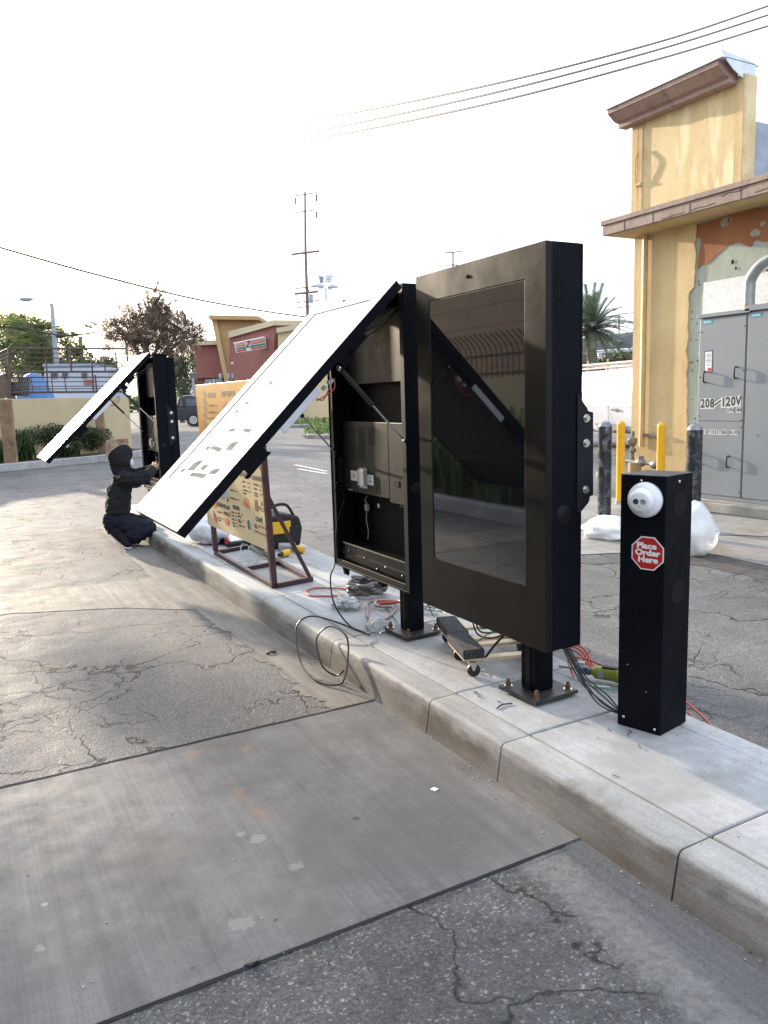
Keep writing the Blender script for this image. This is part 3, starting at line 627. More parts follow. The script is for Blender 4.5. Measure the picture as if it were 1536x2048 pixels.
# menu panels: hang on the frame
SX = lambda z: 1.972 - .032 * (z - .16) - .024
y_l, y_r = 6.52, 5.055
tm = thing('menu_sign', 'printed food menu panel, orange above and cream below, bolted to the maroon frame', 'menu sign', (1.94, 5.8, .45))
def panel(name, z0, z1, mt): return MB().prism([(SX(z0), y_l, z0), (SX(z0), y_r, z0), (SX(z1), y_r, z1), (SX(z1), y_l, z1)], (.006, 0, 0)).build(name, mt, tm, bevel=.001)
m_or = M('orange_print', (.50, .245, .018), .35, var=.05, vs=3); m_cr = M('cream_print', (.60, .49, .28), .35, var=.05, vs=3)
panel('orange_panel', 1.06, 1.655, m_or); panel('cream_panel', .44, 1.058, m_cr)
AF = lambda v: Vector((.9514 * v.x + .0861, 1.0077 * v.y - .0176, v.z))
remap([o for o in bpy.data.objects if o not in mark_sign], lambda v: Vector((.9514 * v.x + .0861, 1.0077 * v.y - .0176, .16 + (v.z - .16) * .985)))
_sx = SX
SX = lambda z: .9514 * _sx(.16 + (z - .16) / .985) + .0861
m_ink = M('brown_black_ink', (.035, .018, .012), .5, var=0); m_red = M('red_ink', (.45, .05, .03), .5, var=0); m_grn = M('green_ink', (.05, .14, .03), .5, var=.4, vs=40); m_ora = M('orange_ink', (.62, .17, .04), .5, var=.3, vs=40)
def sgm(y, z): return frame_mx((SX(z) - .0008, y, z), (0, -1, 0), (-.032, 0, 1))
def tx(body, y, z, size, mt, sx=.62, off=.0016, al='LEFT'): text('lettering', body, sgm(y, z), size, mt, tm, .0003, off * size / .08, sx, al)
lift = [0]
def pic(y, z, ry, rz, mt, n=10, rot=0):
    lift[0] = (lift[0] + 1) % 60; lf = lift[0] * .00005
    pts = []
    for k in range(n):
        an = 2 * math.pi * k / n; a_, b_ = ry * math.cos(an), rz * math.sin(an); a_, b_ = a_ * math.cos(rot) - b_ * math.sin(rot), a_ * math.sin(rot) + b_ * math.cos(rot)
        pts.append((SX(z) - .0006 - .032 * b_, y + a_, z + b_))
    MB().prism(pts, (-.0003 - lf, 0, 0)).build('picture', mt, tm)
def pm(px, py):         # measured place of a print mark on the panel: (y, z)
    r = R @ Vector((px - 768, -(py - 1024), -F)); n_ = Vector((1, 0, .032)); q0 = Vector((SX(.5), 0, .5)); t_ = (q0 - CAM).dot(n_) / r.dot(n_); h = CAM + r * t_; return h.y, h.z
def row(px0, px1, py, body, mt, cap=.0125, off=.0012):
    y0_, z0_ = pm(px0, py); y1_, z1_ = pm(px1, py); size = cap / .72; cu = bpy.data.curves.new('t', 'FONT'); cu.body = body; cu.size = size; cu.offset = off * cap / .0125 * .6; cu.extrude = .0002; cu.align_y = 'CENTER'
    o = bpy.data.objects.new('t', cu); me = bpy.data.meshes.new_from_object(o); bpy.data.objects.remove(o); bpy.data.curves.remove(cu)
    wd = max(v.co.x for v in me.vertices); me.transform(sgm(y0_, (z0_ + z1_) / 2) @ Matrix.Diagonal((abs(y0_ - y1_) / wd, 1, 1, 1))); me.materials.clear(); me.materials.append(mt); me.name = 'lettering'
    o = bpy.data.objects.new('lettering', me); C.objects.link(o); par(o, tm)
def pp(px, py, rx, rz, mt, n=10, rot=0): y, z = pm(px, py); pic(y, z, rx, rz, mt, n, rot)
row(415, 430.5, 791, 'TACOS', m_ink, .036, .0016); row(442, 469, 788, 'ANTOJITOS', m_ink, .036, .0016); row(484, 500, 785, 'TORTAS', m_ink, .036, .0016)
for i, py in enumerate((788, 803, 817, 832, 848)): pp(409 + .3 * i, py, .05, .022, m_ink, 9, .5); pp(409.5 + .3 * i, py - 3, .03, .010, m_grn, 8, .4)
for py, a_ in ((811.5, 'ORIGINAL TACOS'), (825, 'STREET TACO'), (837, 'FISH TACO'), (850, 'TACO PLATE')): row(417, 429 if a_ != 'TACO PLATE' else 427, py, a_, m_ink, .014); row(430.5, 435, py, '2.25', m_red, .014)
pp(447, 803, .06, .030, m_red, 9, .3); pp(447, 799, .04, .014, m_ora, 7); pp(449, 812, .05, .012, m_ink, 7)
y, z = pm(515, 925); pic(y, z, .085, .022, m_red, 4, .785)
row(479, 502, 950, 'CHURROS', m_ink, .030, .0016); row(504.5, 524.5, 957.5, 'DRINKS', m_ink, .030, .0016); row(434, 459, 1012, 'QUESADILLAS', m_ink, .030, .0016); row(466, 479, 1016, 'SIDES', m_ink, .030, .0016); row(511.5, 525, 1040, 'CAF\u00c9', m_ink, .030, .0016)
for a, b, py, s, mt in ((484.5, 490, 963.5, 'PLAIN', m_ink), (494, 500, 966, '1.25', m_red), (485, 491, 973, 'CAJETA', m_ink), (495, 500, 975, '1.50', m_red), (485.5, 495, 981, 'BAVARIAN', m_ink), (486, 493, 987, 'CREAM', m_ink), (496, 501, 984, '1.50', m_red),
    (507, 516, 969.5, 'MEDIUM', m_ink), (517.6, 523.7, 972.5, '1.65', m_red), (508, 514, 978, 'LARGE', m_ink), (518, 524, 981, '1.95', m_red), (508.5, 515.6, 987, 'BOTTLED', m_ink), (509, 516, 992, 'WATER', m_ink), (518.6, 525, 989, '1.50', m_red),
    (461, 469, 981, 'MEXICAN', m_ink), (471, 475, 983, '4.25', m_red), (460, 471, 997, 'MINI MEXICAN', m_ink), (472, 478, 1000, '2.75', m_red), (435, 443, 1024.5, 'QUESADILLA', m_ink), (444, 447.5, 1026, '2.75', m_red), (448.5, 457, 1026, 'QUESADILLA', m_ink), (449, 460, 1030.5, 'WITH MEAT', m_ink), (458, 462, 1027, '3.75', m_red),
    (436, 444, 1036.5, 'MEXICANA', m_ink), (436.5, 442, 1041, 'W/ MEAT', m_ink), (445, 449, 1038, '3.25', m_red), (463, 467.5, 1024.5, 'RICE', m_ink), (468.5, 473, 1026, '1.50', m_red), (463.5, 468.5, 1031.5, 'BEANS', m_ink), (469.5, 474, 1033, '1.50', m_red), (464, 469, 1039, 'CHIPS', m_ink), (470, 474.5, 1040.5, '.99', m_red), (465, 470, 1046, 'SALSA', m_ink), (471, 475, 1047, '.50', m_red), (466, 470, 1052, 'FRIES', m_ink), (471, 476, 1053.5, '1.95', m_red),
    (475, 479.5, 1026.5, 'CORN', m_ink), (482, 485.5, 1030, '.75', m_red), (475.5, 482, 1033, 'GUACAMOLE', m_ink), (477, 481, 1040, 'SOUR', m_ink), (477, 483, 1044, 'CREAM', m_ink), (483.5, 487, 1042, '.75', m_red), (478, 484, 1051.5, 'JALAPENO', m_ink), (485, 490, 1053.5, '.50', m_red),
    (509, 513.5, 1050, 'CAFE', m_ink), (509.5, 516, 1055, 'DE OLLA', m_ink), (517, 532.5, 1055, 'MED 1.65 LG 1.95', m_red), (510, 516, 1063.5, 'COFFEE', m_ink), (518, 533.5, 1069, 'MED 1.50 LG 1.75', m_red)): row(a, b, py, s, mt)
for k in range(4): pp(489 + 2.6 * k, 1003 + 1.6 * k, .016, .042, m_ora, 6, .9 - .38 * k)
for px, py, mt in ((510.5, 1003, m_red), (514.5, 1004, m_grn), (511, 1010, m_red), (515, 1012, m_grn), (511.5, 1018, m_red), (515.5, 1019, M('navy_ink', (.03, .05, .14), .5, var=0)), (519.5, 1016, m_red), (519, 1008, m_white), (524, 1007, m_red)): pp(px, py, .024, .017, mt, 4, .785)
for py in (1018, 1023): row(523, 529, py, 'BOTTLE', m_ink, .010)
pp(498.7, 1051, .052, .052, m_white, 18); pp(498.4, 1050, .040, .044, m_grn, 9); pp(429.3, 1009, .06, .030, m_ora, 7); pp(430.6, 1036, .055, .030, m_red, 8, .6); pp(430.6, 1030, .06, .008, m_ink, 6, .6); pp(455, 1044, .055, .030, m_red, 12); pp(455, 1042, .03, .02, m_ora, 9); pp(455.5, 998, .02, .026, m_ora, 8); pp(455.5, 1001, .02, .012, m_ink, 6)
for y, z in ((6.55, 1.63), (6.1, 1.64), (5.08, .46), (6.56, .46), (5.85, .452)): MB().blob((SX(z) - .001, y, z), .006, 8).build('bolt', m_bolt, tm)

mark3 = set(bpy.data.objects)
# ------------------------------------------------------------------ clutter on the island
def wire(name, label, pts, r, mat, cat='cable', n=8, seg=8):
    o = MB().tube(spline(pts, n), r, seg).build(name, mat); return tag(o, label, cat)
def gp(px, py, z=.16, h=0.0):
    p = G(px, py, z); p.z += h; return p
m_wood = M('pale_pine', (.62, .48, .31), .6, var=.18, vs=14, bump=.2, bs=60)
def mat_carpet():
    t = NT('dark_carpet'); v = t.co(); n = t.noise(v, 190, 4, .8); t.col(t.ramp(n, (.38, (.006, .006, .007)), (.56, (.05, .05, .055)), (.66, (.30, .30, .32)))); t.rough(.95); t.bump(n, 1, .004); return t.m
m_carpet = mat_carpet()
def dolly(label, O, ang):
    t = thing('furniture_dolly', label, 'dolly', O, 'furniture dollies')
    m = Matrix.Translation(O) @ Matrix.Rotation(ang, 4, 'Z')
    # local x runs towards the camera end, y across; two carpeted cross boards and two pine rails
    for y in (-.10, .10):
        b = MB().box((-.125, y - .026, .072), (.20, y + .026, .088), m); b.build('pine_rail', m_wood, t, bevel=.002)
    for x in (-.175, .175):
        b = MB().box((x - .050, -.145, .0885), (x + .050, .145, .0935), m); b.build('cross_board', m_wood, t, bevel=.001)
        b = MB().box((x - .053, -.148, .0940), (x + .053, .148, .140), m); b.build('carpet_pad', m_carpet, t, bevel=.007)
    for x in (-.17, .17):
        for y in (-.118, .118):
            c = MB(); c.box((x - .026, y - .02, .0685), (x + .026, y + .02, .0715), m); c.prism([m @ Vector(p) for p in ((x - .018, y - .012, .068), (x + .018, y - .012, .068), (x + .004, y - .012, .03), (x - .006, y - .012, .03))], m.to_3x3() @ Vector((0, .003, 0)))
            c.prism([m @ Vector(p) for p in ((x - .018, y + .009, .068), (x + .018, y + .009, .068), (x + .004, y + .009, .03), (x - .006, y + .009, .03))], m.to_3x3() @ Vector((0, .003, 0)))
            cs = c.build('caster', m_bolt, t, bevel=.001)
            MB().cyl(m @ Vector((x, y - .0085, .0315)), m @ Vector((x, y + .0085, .0315)), .0315, 20).build('wheel', m_rubber, cs, bevel=.003)
    return t
zI = .1625
# coiled grey hose
pts = []
for k in range(0, 190):
    a = k * .21; lay = k / 190
    pts.append((2.46 + (.118 + .022 * math.sin(k * .9)) * math.cos(a), 4.50 + (.118 + .02 * math.cos(k * 1.3)) * math.sin(a), .178 + .085 * lay + .006 * math.sin(k * .37)))
tag(MB().tube(pts, .0125, 8).build('hose_coil', M('grey_conduit_hose', (.13, .115, .11), .5, var=.2, vs=30)), 'thick coil of grey flexible hose under the open menu board', 'hose')
wire('extension_cord', 'orange-red cord looping out left of the grey hose coil', [(2.34, 4.45, .17), (2.26, 4.55, .17), (2.17, 4.62, .168), (2.10, 4.68, .168), (2.12, 4.80, .168), (2.22, 4.86, .168), (2.34, 4.76, .17), (2.42, 4.64, .17)], .0055, M('orange_red_cord', (.50, .07, .035), .45, var=.1), 'cord')
wire('hose_loop', 'grey and pink twisted tube lying between hose coil and second base plate', [(2.45, 4.34, .17), (2.33, 4.26, .172), (2.26, 4.13, .172), (2.18, 3.98, .170), (2.22, 3.88, .170), (2.36, 3.98, .170), (2.46, 4.10, .172), (2.50, 4.22, .175), (2.38, 4.22, .19), (2.32, 4.12, .19), (2.40, 4.06, .187)], .009, M('pinkish_grey_tube', (.30, .20, .18), .5, var=.4, vs=12), 'tube')
# clamp tool
t = thing('pliers', 'steel pliers with red grips lying on the grey tube', 'pliers', (2.44, 4.13, .19))
MB().tube([(2.36, 4.18, .20), (2.42, 4.12, .205), (2.47, 4.10, .20)], [.010, .012, .008], 8).build('grip', M('red_grip', (.35, .06, .04), .5), t); MB().tube([(2.35, 4.14, .195), (2.41, 4.10, .20), (2.47, 4.09, .20)], [.010, .012, .008], 8).build('grip', M('red_grip'), t)
MB().prism([(2.47, 4.11, .195), (2.56, 4.07, .20), (2.585, 4.11, .205), (2.56, 4.045, .20), (2.47, 4.075, .195)], (0, 0, .014)).build('jaws', m_bolt, t, bevel=.002)
m_bagp = M('crumpled_clear_plastic', (.88, .90, .92), .18, var=.05, vs=20, trans=.75, bump=.6, bs=40, bd=.008, spec=.6)
def crumple(name, label, c, r, mat, jit=.55, cat='plastic bag', seg=26, ns=3.2):
    b = MB().blob(c, r, seg, None, jit, ns); o = b.build(name, mat); return tag(o, label, cat)
crumple('plastic_bag', 'small clear plastic bag with dark parts inside, left of the grey tube', (2.18, 4.28, .185), (.085, .095, .045), m_bagp)
tag(MB().box((2.14, 4.23, .166), (2.20, 4.30, .182)).build('charger', M('dark_charger', (.05, .07, .09), .5)), 'small dark block inside the clear plastic bag left of the tube', 'charger')
crumple('plastic_wrap', 'crumpled clear plastic wrap next to the second base plate', (2.12, 3.76, .183), (.065, .075, .04), m_bagp)

# black power lead hanging from the open cabinet and looping over the kerb
wire('power_lead', 'black power lead hanging from the open cabinet and looping over the kerb', [(2.02, 4.10, .50), (1.975, 4.08, .42), (1.965, 4.02, .28), (1.99, 3.88, .18), (2.02, 3.72, .170), (2.01, 3.66, .175), (1.97, 3.68, .19), (1.87, 3.84, .23), (1.78, 3.98, .24), (1.69, 3.99, .18), (1.62, 3.78, .05), (1.62, 3.55, .012), (1.70, 3.42, .03), (1.765, 3.46, .15), (1.80, 3.55, .235), (1.775, 3.70, .25), (1.71, 3.74, .18), (1.69, 3.64, .06), (1.735, 3.56, .02), (1.755, 3.50, .06)], .0052, M('black_lead', (.012, .012, .012), .25, var=0, spec=.8), 'cable', 10)
# wires from the closed cabinet to the pedestal
for i in range(5):
    o_ = (0, .004, -.006, .009, .016)[i]
    wire('control_wire', ('lowest', 'second lowest', 'middle', 'second highest', 'highest')[i] + ' of five dark wires running from the closed cabinet to the pedestal foot',
         [(2.17 + o_ * .6, 2.27, .505), (2.21 + o_, 2.27, .43 + o_), (2.28 + o_ * 1.2, 2.27 - .02, .30 + o_ * .9), (2.34 + o_, 2.22 - .01 * i, .20 + .011 * i), (2.37 + o_ * .5, 2.14, .178 + .006 * i), (2.372, 2.06 + .002 * i, .200 + .003 * i), (2.388, 2.022, .215)], .0034, M('grey_black_wire', (.045, .045, .048), .35, var=.2), 'wire', 8, 6).__setitem__('group', 'control wires to the pedestal')
for i in range(4):
    wire('short_lead', ('innermost', 'second', 'third', 'outermost')[i] + ' of the four looped black leads hanging over the near dolly', [(2.28, 2.66, .52), (2.26 + .01 * i, 2.80, .44 - .03 * i), (2.30, 2.96 + .02 * i, .36 - .02 * i), (2.37, 3.05 + .035 * i, .38 + .02 * i), (2.42, 3.06 + .03 * i, .46 + .015 * i), (2.36, 2.94, .52)], .0048, m_rubber, 'cable', 7, 6).__setitem__('group', 'looped black leads by the cabinet post')
wire('short_lead', 'cut black lead end drooping beside the looped leads', [(2.27, 2.66, .45), (2.22, 2.75, .34), (2.20, 2.80, .27), (2.21, 2.84, .24)], .006, m_rubber)
m_gw = M('green_wire', (.12, .30, .22), .4, var=.1)
wire('green_wire', 'pale green wire arching down over the dolly caster', [(2.27, 2.64, .40), (2.23, 2.80, .37), (2.21, 2.90, .30), (2.185, 2.95, .235), (2.17, 2.93, .20), (2.19, 2.90, .172), (2.20, 2.84, .172), (2.225, 2.87, .172)], .0032, m_gw, 'wire')
for i, pts in enumerate((((2.36, 3.60, .50), (2.42, 3.66, .30), (2.50, 3.72, .19), (2.58, 3.82, .20), (2.50, 3.90, .21), (2.42, 3.80, .19)), ((2.36, 3.61, .45), (2.46, 3.72, .28), (2.54, 3.88, .19), (2.62, 3.80, .18), (2.56, 3.66, .19)), ((2.24, 3.72, .168), (2.30, 3.84, .168), (2.36, 4.02, .168), (2.42, 4.2, .168)))):
    wire('green_wire', ('inner dark green wire curl behind the second post', 'outer dark green wire curl behind the second post', 'green wire lying straight toward the hose coil')[i], pts, .0035, M('dark_green_wire', (.03, .13, .10), .4, var=.1), 'wire')
m_red2 = M('salmon_hose', (.52, .13, .09), .42, var=.15)
for i in range(3):
    wire('red_hose', ('lowest', 'middle', 'topmost')[i] + ' of three red hose strands curling behind the closed cabinet post', [(2.62 + .012 * i, 2.90, .20 + .012 * i), (2.70 + .014 * i, 2.86, .20 + .012 * i), (2.77 + .014 * i, 2.76, .18 + .01 * i), (2.80 + .012 * i, 2.66, .03), (2.86, 2.58 - .03 * i, .012)], .0065, m_red2, 'hose').__setitem__('group', 'red hose strands')
wire('red_hose', 'red hose passing behind the green drill to the pedestal', [(2.52, 2.55, .175), (2.575, 2.64, .22), (2.62, 2.60, .235), (2.66, 2.48, .22), (2.70, 2.34, .21), (2.74, 2.20, .20)], .0052, m_red2, 'hose')
wire('red_hose', 'red and green hose loop showing right of the pedestal foot', [(2.70, 2.10, .20), (2.80, 2.05, .10), (2.79, 1.98, .06), (2.70, 1.96, .09), (2.66, 2.02, .165)], .0055, m_red2, 'hose')
wire('white_tube', 'thin white tube curled at the drill chuck', [(2.66, 2.62, .20), (2.58, 2.60, .215), (2.515, 2.52, .20), (2.52, 2.45, .17), (2.58, 2.38, .168)], .0042, m_white, 'tube')
wire('green_wire', 'teal wire lying under the green drill', [(2.52, 2.42, .168), (2.58, 2.34, .168), (2.66, 2.26, .168), (2.72, 2.16, .168)], .0036, m_gw, 'wire')

# olive drill
t = thing('corded_drill', 'olive green corded drill lying beside the black order pedestal', 'drill', (2.62, 2.46, .17))
dd = (Vector((2.69, 2.33, .208)) - Vector((2.565, 2.545, .205))).normalized(); dm_ = frame_mx((2.565, 2.545, .203), dd, (0, 0, 1))   # local x along the drill
q = Matrix.Rotation(math.radians(90), 4, 'Y')
MB().lathe([(0, .045), (.016, .045), (.020, .058), (.030, .068), (.031, .16), (.035, .165), (.035, .235), (.030, .26), (0, .262)], dm_ @ q, 20).build('motor_body', M('olive_plastic', (.24, .27, .035), .45, var=.12, vs=20), t, bevel=.001)
MB().lathe([(0, -.02), (.008, -.02), (.014, -.008), (.019, 0), (.019, .012), (.017, .014), (.020, .018), (.020, .040), (.016, .0445), (0, .0446)], dm_ @ q, 20).build('chuck', M('blue_grey_steel', (.10, .13, .18), .35, .7), t)
b = MB(); b.tube([dm_ @ Vector((-.02, 0, 0)), dm_ @ Vector((-.11, 0, 0))], .0045, 8); b.build('drill_bit', M('bronze_bit', (.28, .19, .10), .35, .8), t)
MB().box((.10, .022, -.016), (.25, .036, .016), dm_).build('grip_insert', m_rubber, t, bevel=.004)
MB().box((.085, -.012, .0305), (.112, .014, .034), dm_).build('rating_label', m_grey, t)
MB().prism([dm_ @ Vector(p) for p in ((.19, -.03, -.014), (.24, -.03, -.014), (.27, -.035, -.014), (.26, -.16, -.014), (.215, -.16, -.014))], (dm_.to_3x3() @ Vector((0, 0, .028)))).build('handle', M('olive_plastic'), t, bevel=.006)

# ---- behind the sign frame
m_canvas = M('white_canvas', (.60, .61, .63), .8, var=.12, vs=9, bump=.9, bs=9, bd=.04)
bagw = MB().blob((2.13, 7.12, .27), (.19, .23, .12), 30, None, .30, 2.2); tag(bagw.build('cloth_sack', m_canvas), 'white cloth sack slumped on the kerb beyond the sign frame', 'sack')
t = thing('tool_bag', 'black tool bag with yellow panel behind the right post of the sign frame', 'tool bag', (2.62, 6.55, .16)); m_by = M('tool_yellow', (.72, .42, .02), .45, var=.1)
m_cloth = M('black_nylon', (.012, .012, .013), .7, var=.3, vs=20, bump=.6, bs=25, bd=.01)
MB().prism([(2.42, 6.42, .163), (2.80, 6.42, .163), (2.83, 6.42, .33), (2.80, 6.42, .44), (2.62, 6.42, .48), (2.46, 6.42, .44), (2.42, 6.42, .30)], (0, .30, 0)).build('bag_body', m_cloth, t, bevel=.025)
MB().prism([(2.46, 6.415, .30), (2.70, 6.415, .30), (2.70, 6.415, .41), (2.46, 6.415, .41)], (0, -.012, 0)).build('yellow_panel', m_by, t, bevel=.004)
MB().tube(spline([(2.48, 6.46, .44), (2.54, 6.46, .54), (2.68, 6.46, .55), (2.76, 6.46, .44)]), .014, 8).build('handle', m_cloth, t)
MB().box((2.68, 6.40, .20), (2.79, 6.43, .36)).build('side_pocket', m_cloth, t, bevel=.01); MB().box((2.50, 6.408, .335), (2.62, 6.412, .36)).build('print', m_ink, t)
t = thing('parts_case', 'open black parts case with red latches on the slab behind the sign', 'case', (2.33, 7.0, .16))
MB().box((2.20, 6.74, .163), (2.46, 7.15, .205)).build('case_tray', m_cloth, t, bevel=.01); MB().box((2.22, 6.76, .207), (2.44, 7.13, .222)).build('clear_lid', M('cloudy_lid', (.55, .56, .57), .3), t, bevel=.004)
for y in (6.80, 7.08): MB().box((2.185, y - .03, .19), (2.205, y + .03, .25)).build('latch', M('latch_red', (.55, .02, .03), .4), t, bevel=.005)
def drill2(label, O, ang, lying):
    t = thing('cordless_drill', label, 'drill', O, 'yellow and black cordless drills'); m = Matrix.Translation(O) @ Matrix.Rotation(ang, 4, 'Z') @ Matrix.Rotation(math.radians(88 if lying else 0), 4, 'X')
    MB().lathe([(0, -.07), (.026, -.07), (.030, -.055), (.030, .02), (.026, .035), (0, .036)], m @ q, 16).build('motor_body', m_by, t)
    MB().lathe([(.0, .036), (.022, .036), (.020, .065), (.012, .085), (0, .086)], m @ q, 14).build('chuck', m_rubber, t)
    MB().prism([m @ Vector(p) for p in ((-.05, -.02, -.014), (-.012, -.02, -.014), (-.022, -.12, -.014), (-.06, -.12, -.014))][::1], m.to_3x3() @ Vector((0, 0, .028))).build('handle', m_rubber, t, bevel=.004)
    MB().box((-.085, -.165, -.028), (.01, -.12, .028), m).build('battery', m_by, t, bevel=.005); MB().box((-.087, -.158, -.029), (.012, -.150, .029), m).build('battery_band', m_rubber, t)
drill2('yellow drill lying near the brace foot of the sign frame', Vector((2.47, 6.04, .195)), math.radians(-150), True)
drill2('black and yellow battery drill behind the brace, beside the clear jar', Vector((2.66, 6.16, .195)), math.radians(100), True)
drill2('yellow battery drill beyond the cloth sack, under the raised screen door', Vector((2.42, 8.15, .36)), math.radians(60), False)
t = thing('parts_jar', 'clear jar of small parts lying beside the drills', 'jar', (2.6, 6.4, .16)); MB().cyl((2.55, 6.35, .195), (2.66, 6.28, .195), .035, 16).build('jar', m_bagp, t); MB().cyl((2.66, 6.28, .195), (2.675, 6.27, .195), .036, 16).build('lid', m_grey, t)
for i, pts in enumerate((((2.0, 5.95, .17), (2.1, 6.15, .20), (2.2, 6.35, .26), (2.28, 6.2, .20), (2.3, 6.0, .17)), ((2.02, 5.85, .17), (2.15, 6.0, .19), (2.24, 6.3, .24), (2.33, 6.15, .18), (2.38, 5.9, .17)), ((2.05, 5.75, .168), (2.12, 5.9, .17), (2.2, 5.98, .168), (2.26, 6.15, .168)))):
    wire('green_wire', ('pale green wire bundle arching inside the frame base', 'second green wire strand tangled inside the frame base', 'flat green wire end on the slab inside the frame base')[i], pts, .004, M('pale_green_wire', (.26, .38, .34), .4, var=.1), 'wire')
wire('black_cord', 'black cord trailing on the island beyond the sign', [(2.2, 8.1, .17), (2.35, 8.0, .17), (2.45, 8.15, .17), (2.5, 8.35, .2)], .006, m_rubber, 'cord')
tag(MB().blob((2.02, 8.0, .175), (.04, .05, .012), 8, None, .4).build('glove', M('dark_brown_scrap', (.10, .05, .035), .8)), 'dark brown scrap at the kerb corner under the raised door', 'scrap')

remap([o for o in bpy.data.objects if o not in mark3], AF)
for o in bpy.data.objects:
    if o not in mark3 and o.type == 'EMPTY' and o.parent is None: pass
dolly('nearer small dolly with dark carpet pads and pine rails, beside the closed cabinet post', Vector((2.320, 2.90, zI)), math.radians(-18))
dolly('farther small dolly with dark carpet pads, between the two cabinet posts', Vector((2.425, 3.17, zI)), math.radians(-20))
# debris: nuts, cut ends, tape
m_deb = M('dark_debris', (.03, .03, .03), .7, var=.3)
for (px, py, r, lab) in ((951, 1386, .009, 'dark nut lying farthest left of the three by the base plate'), (958, 1393, .008, 'bright nut lying right beside the dark one'), (997, 1403, .008, 'bright nut lying nearest the dark rubber strip')):
    p = gp(px, py, .162); tag(MB().cyl(p, p + Vector((0, 0, .007)), r, 6).build('loose_nut', m_bolt), lab, 'nut', 'loose nuts')
wire('rubber_strip', 'curved black rubber strip on the kerb slab', [gp(994, 1418, .163, .003), gp(1004, 1411, .163, .004), (gp(1024, 1408, .163, .003))], .003, m_deb, 'strip')
for i, (px, py, dx, dy) in enumerate(((1256, 1462, 8, 3), (1262, 1466, -6, 7), (1215, 1461, 8, 3), (1276, 1490, 6, 8))):
    a = gp(px, py, .1625, .003); b_ = gp(px + dx, py + dy, .1625, .002); wire('wire_clipping', ('short black clipping close to the pedestal', 'short black clipping just below the first', 'black clipping left of the pedestal foot', 'crossed black clipping nearest the viewer on the slab')[i], [a, (a + b_) / 2 + Vector((0, .004, .004)), b_], .0016, m_deb, 'clipping', 4, 5)
wire('copper_clipping', 'short reddish wire clipping on the pale slab', [gp(1225, 1551, .1625, .002), gp(1232, 1553, .1625, .003), gp(1239, 1556, .1625, .002)], .0014, M('copper_clip', (.3, .1, .06), .5), 'clipping', 4, 5)
tag(MB().box((-.012, -.012, 0), (.012, .012, .0015), Matrix.Translation((1.539, 2.274, .0065)) @ Matrix.Rotation(.4, 4, 'Z')).build('paper_scrap', m_white), 'tiny square white paper scrap on the dark concrete', 'paper')
tag(MB().prism([(.605, 1.742, .008), (.635, 1.755, .008), (.652, 1.745, .016), (.640, 1.725, .020), (.62, 1.728, .010)], (0, 0, .003)).build('leaf_litter', m_deb), 'curled dark dry leaf on the slab edge in the foreground', 'leaf')
tag(MB().tube([G(533, 1308, .006), G(541, 1304, .012), G(551, 1303, .006)], .006, 6).build('tape_scrap', m_deb), 'small black scrap on the cracked asphalt', 'scrap')
rnd = random.Random(5); b = MB()
for k in range(420):
    if rnd.random() < .45: p = Vector((rnd.uniform(-.2, 1.75), rnd.uniform(.6, 5.2), .0065))
    elif rnd.random() < .6: p = Vector((1.775 - abs(rnd.gauss(0, .05)), rnd.uniform(.6, 8), .007))
    else: p = Vector((rnd.uniform(1.85, 2.6), rnd.uniform(1.2, 7.0), .1625))
    r = rnd.uniform(.0012, .0042); b.blob(p, (r, r * rnd.uniform(.6, 1.4), r * .6), 5)
struct(b.build('grit', M('grit', (.30, .28, .25), .8, var=.6, vs=40)), 'stuff')


# ------------------------------------------------------------------ person
pr = thing('person', 'person in black hooded jacket and dark trousers crouching and reaching into the farthest cabinet', 'person', (1.5, 8.4, 0))
def flesh(name, caps, mat, parent, vox=.014, smooth=8, folds=0, fscale=14, seed=0):
    b = MB()
    for p0, r0, p1, r1 in caps:
        b.tube([p0, p1], [r0, r1], 14); b.blob(p0, r0 * .995, 14); b.blob(p1, r1 * .995, 14)
    o = b.build(name, mat); md = o.modifiers.new('r', 'REMESH'); md.mode = 'VOXEL'; md.voxel_size = vox; s_ = o.modifiers.new('s', 'SMOOTH'); s_.iterations = smooth; s_.factor = .5
    dg = bpy.context.evaluated_depsgraph_get(); dg.update(); nm = bpy.data.meshes.new_from_object(o.evaluated_get(dg)); bpy.data.objects.remove(o)
    if folds:
        ns = [v.normal.copy() for v in nm.vertices]
        for v, n_ in zip(nm.vertices, ns):
            p = v.co; w1 = noise.noise(Vector((p.x * fscale * .5, p.y * fscale * .5, p.z * fscale * 1.7 + seed))); w2 = noise.noise(Vector((p.x * fscale * 1.6, p.y * fscale * 1.6, p.z * fscale * 3.2 + seed)))
            v.co = p + n_ * ((1 - abs(w1) * 2.2) * .6 + w2 * .5) * folds
    nm.materials.clear(); nm.materials.append(mat); nm.name = name; nm.polygons.foreach_set('use_smooth', [True] * len(nm.polygons)); nm.polygons.foreach_set('material_index', [0] * len(nm.polygons)); nm.update()
    o = bpy.data.objects.new(name, nm); C.objects.link(o); par(o, parent); return o
D0 = 8.40
J = lambda px, py, d=0.0: at(px, py, D0 + d)
m_skin = M('skin', (.42, .24, .16), .5, var=.1); m_hood = M('black_hoodie_cotton', (.017, .018, .020), .9, var=.35, vs=9, bump=.5, bs=40, bd=.01, spec=.2); m_trs = M('dark_navy_trousers', (.012, .014, .024), .85, var=.3, vs=9, bump=.5, bs=40, bd=.01, spec=.2)
elN, elF = J(291, 952, -.14), J(288, 945, .30); haN, haF = J(305, 940, .0), J(305, 937, .30); shN, shF = J(252, 958, -.13), J(250, 954, .24)
hipc = J(232, 1042, .06); kneeN, kneeF = J(298, 1056, -.12), J(292, 1046, .20); ankN, ankF = J(238, 1073, -.13), J(242, 1064, .15)
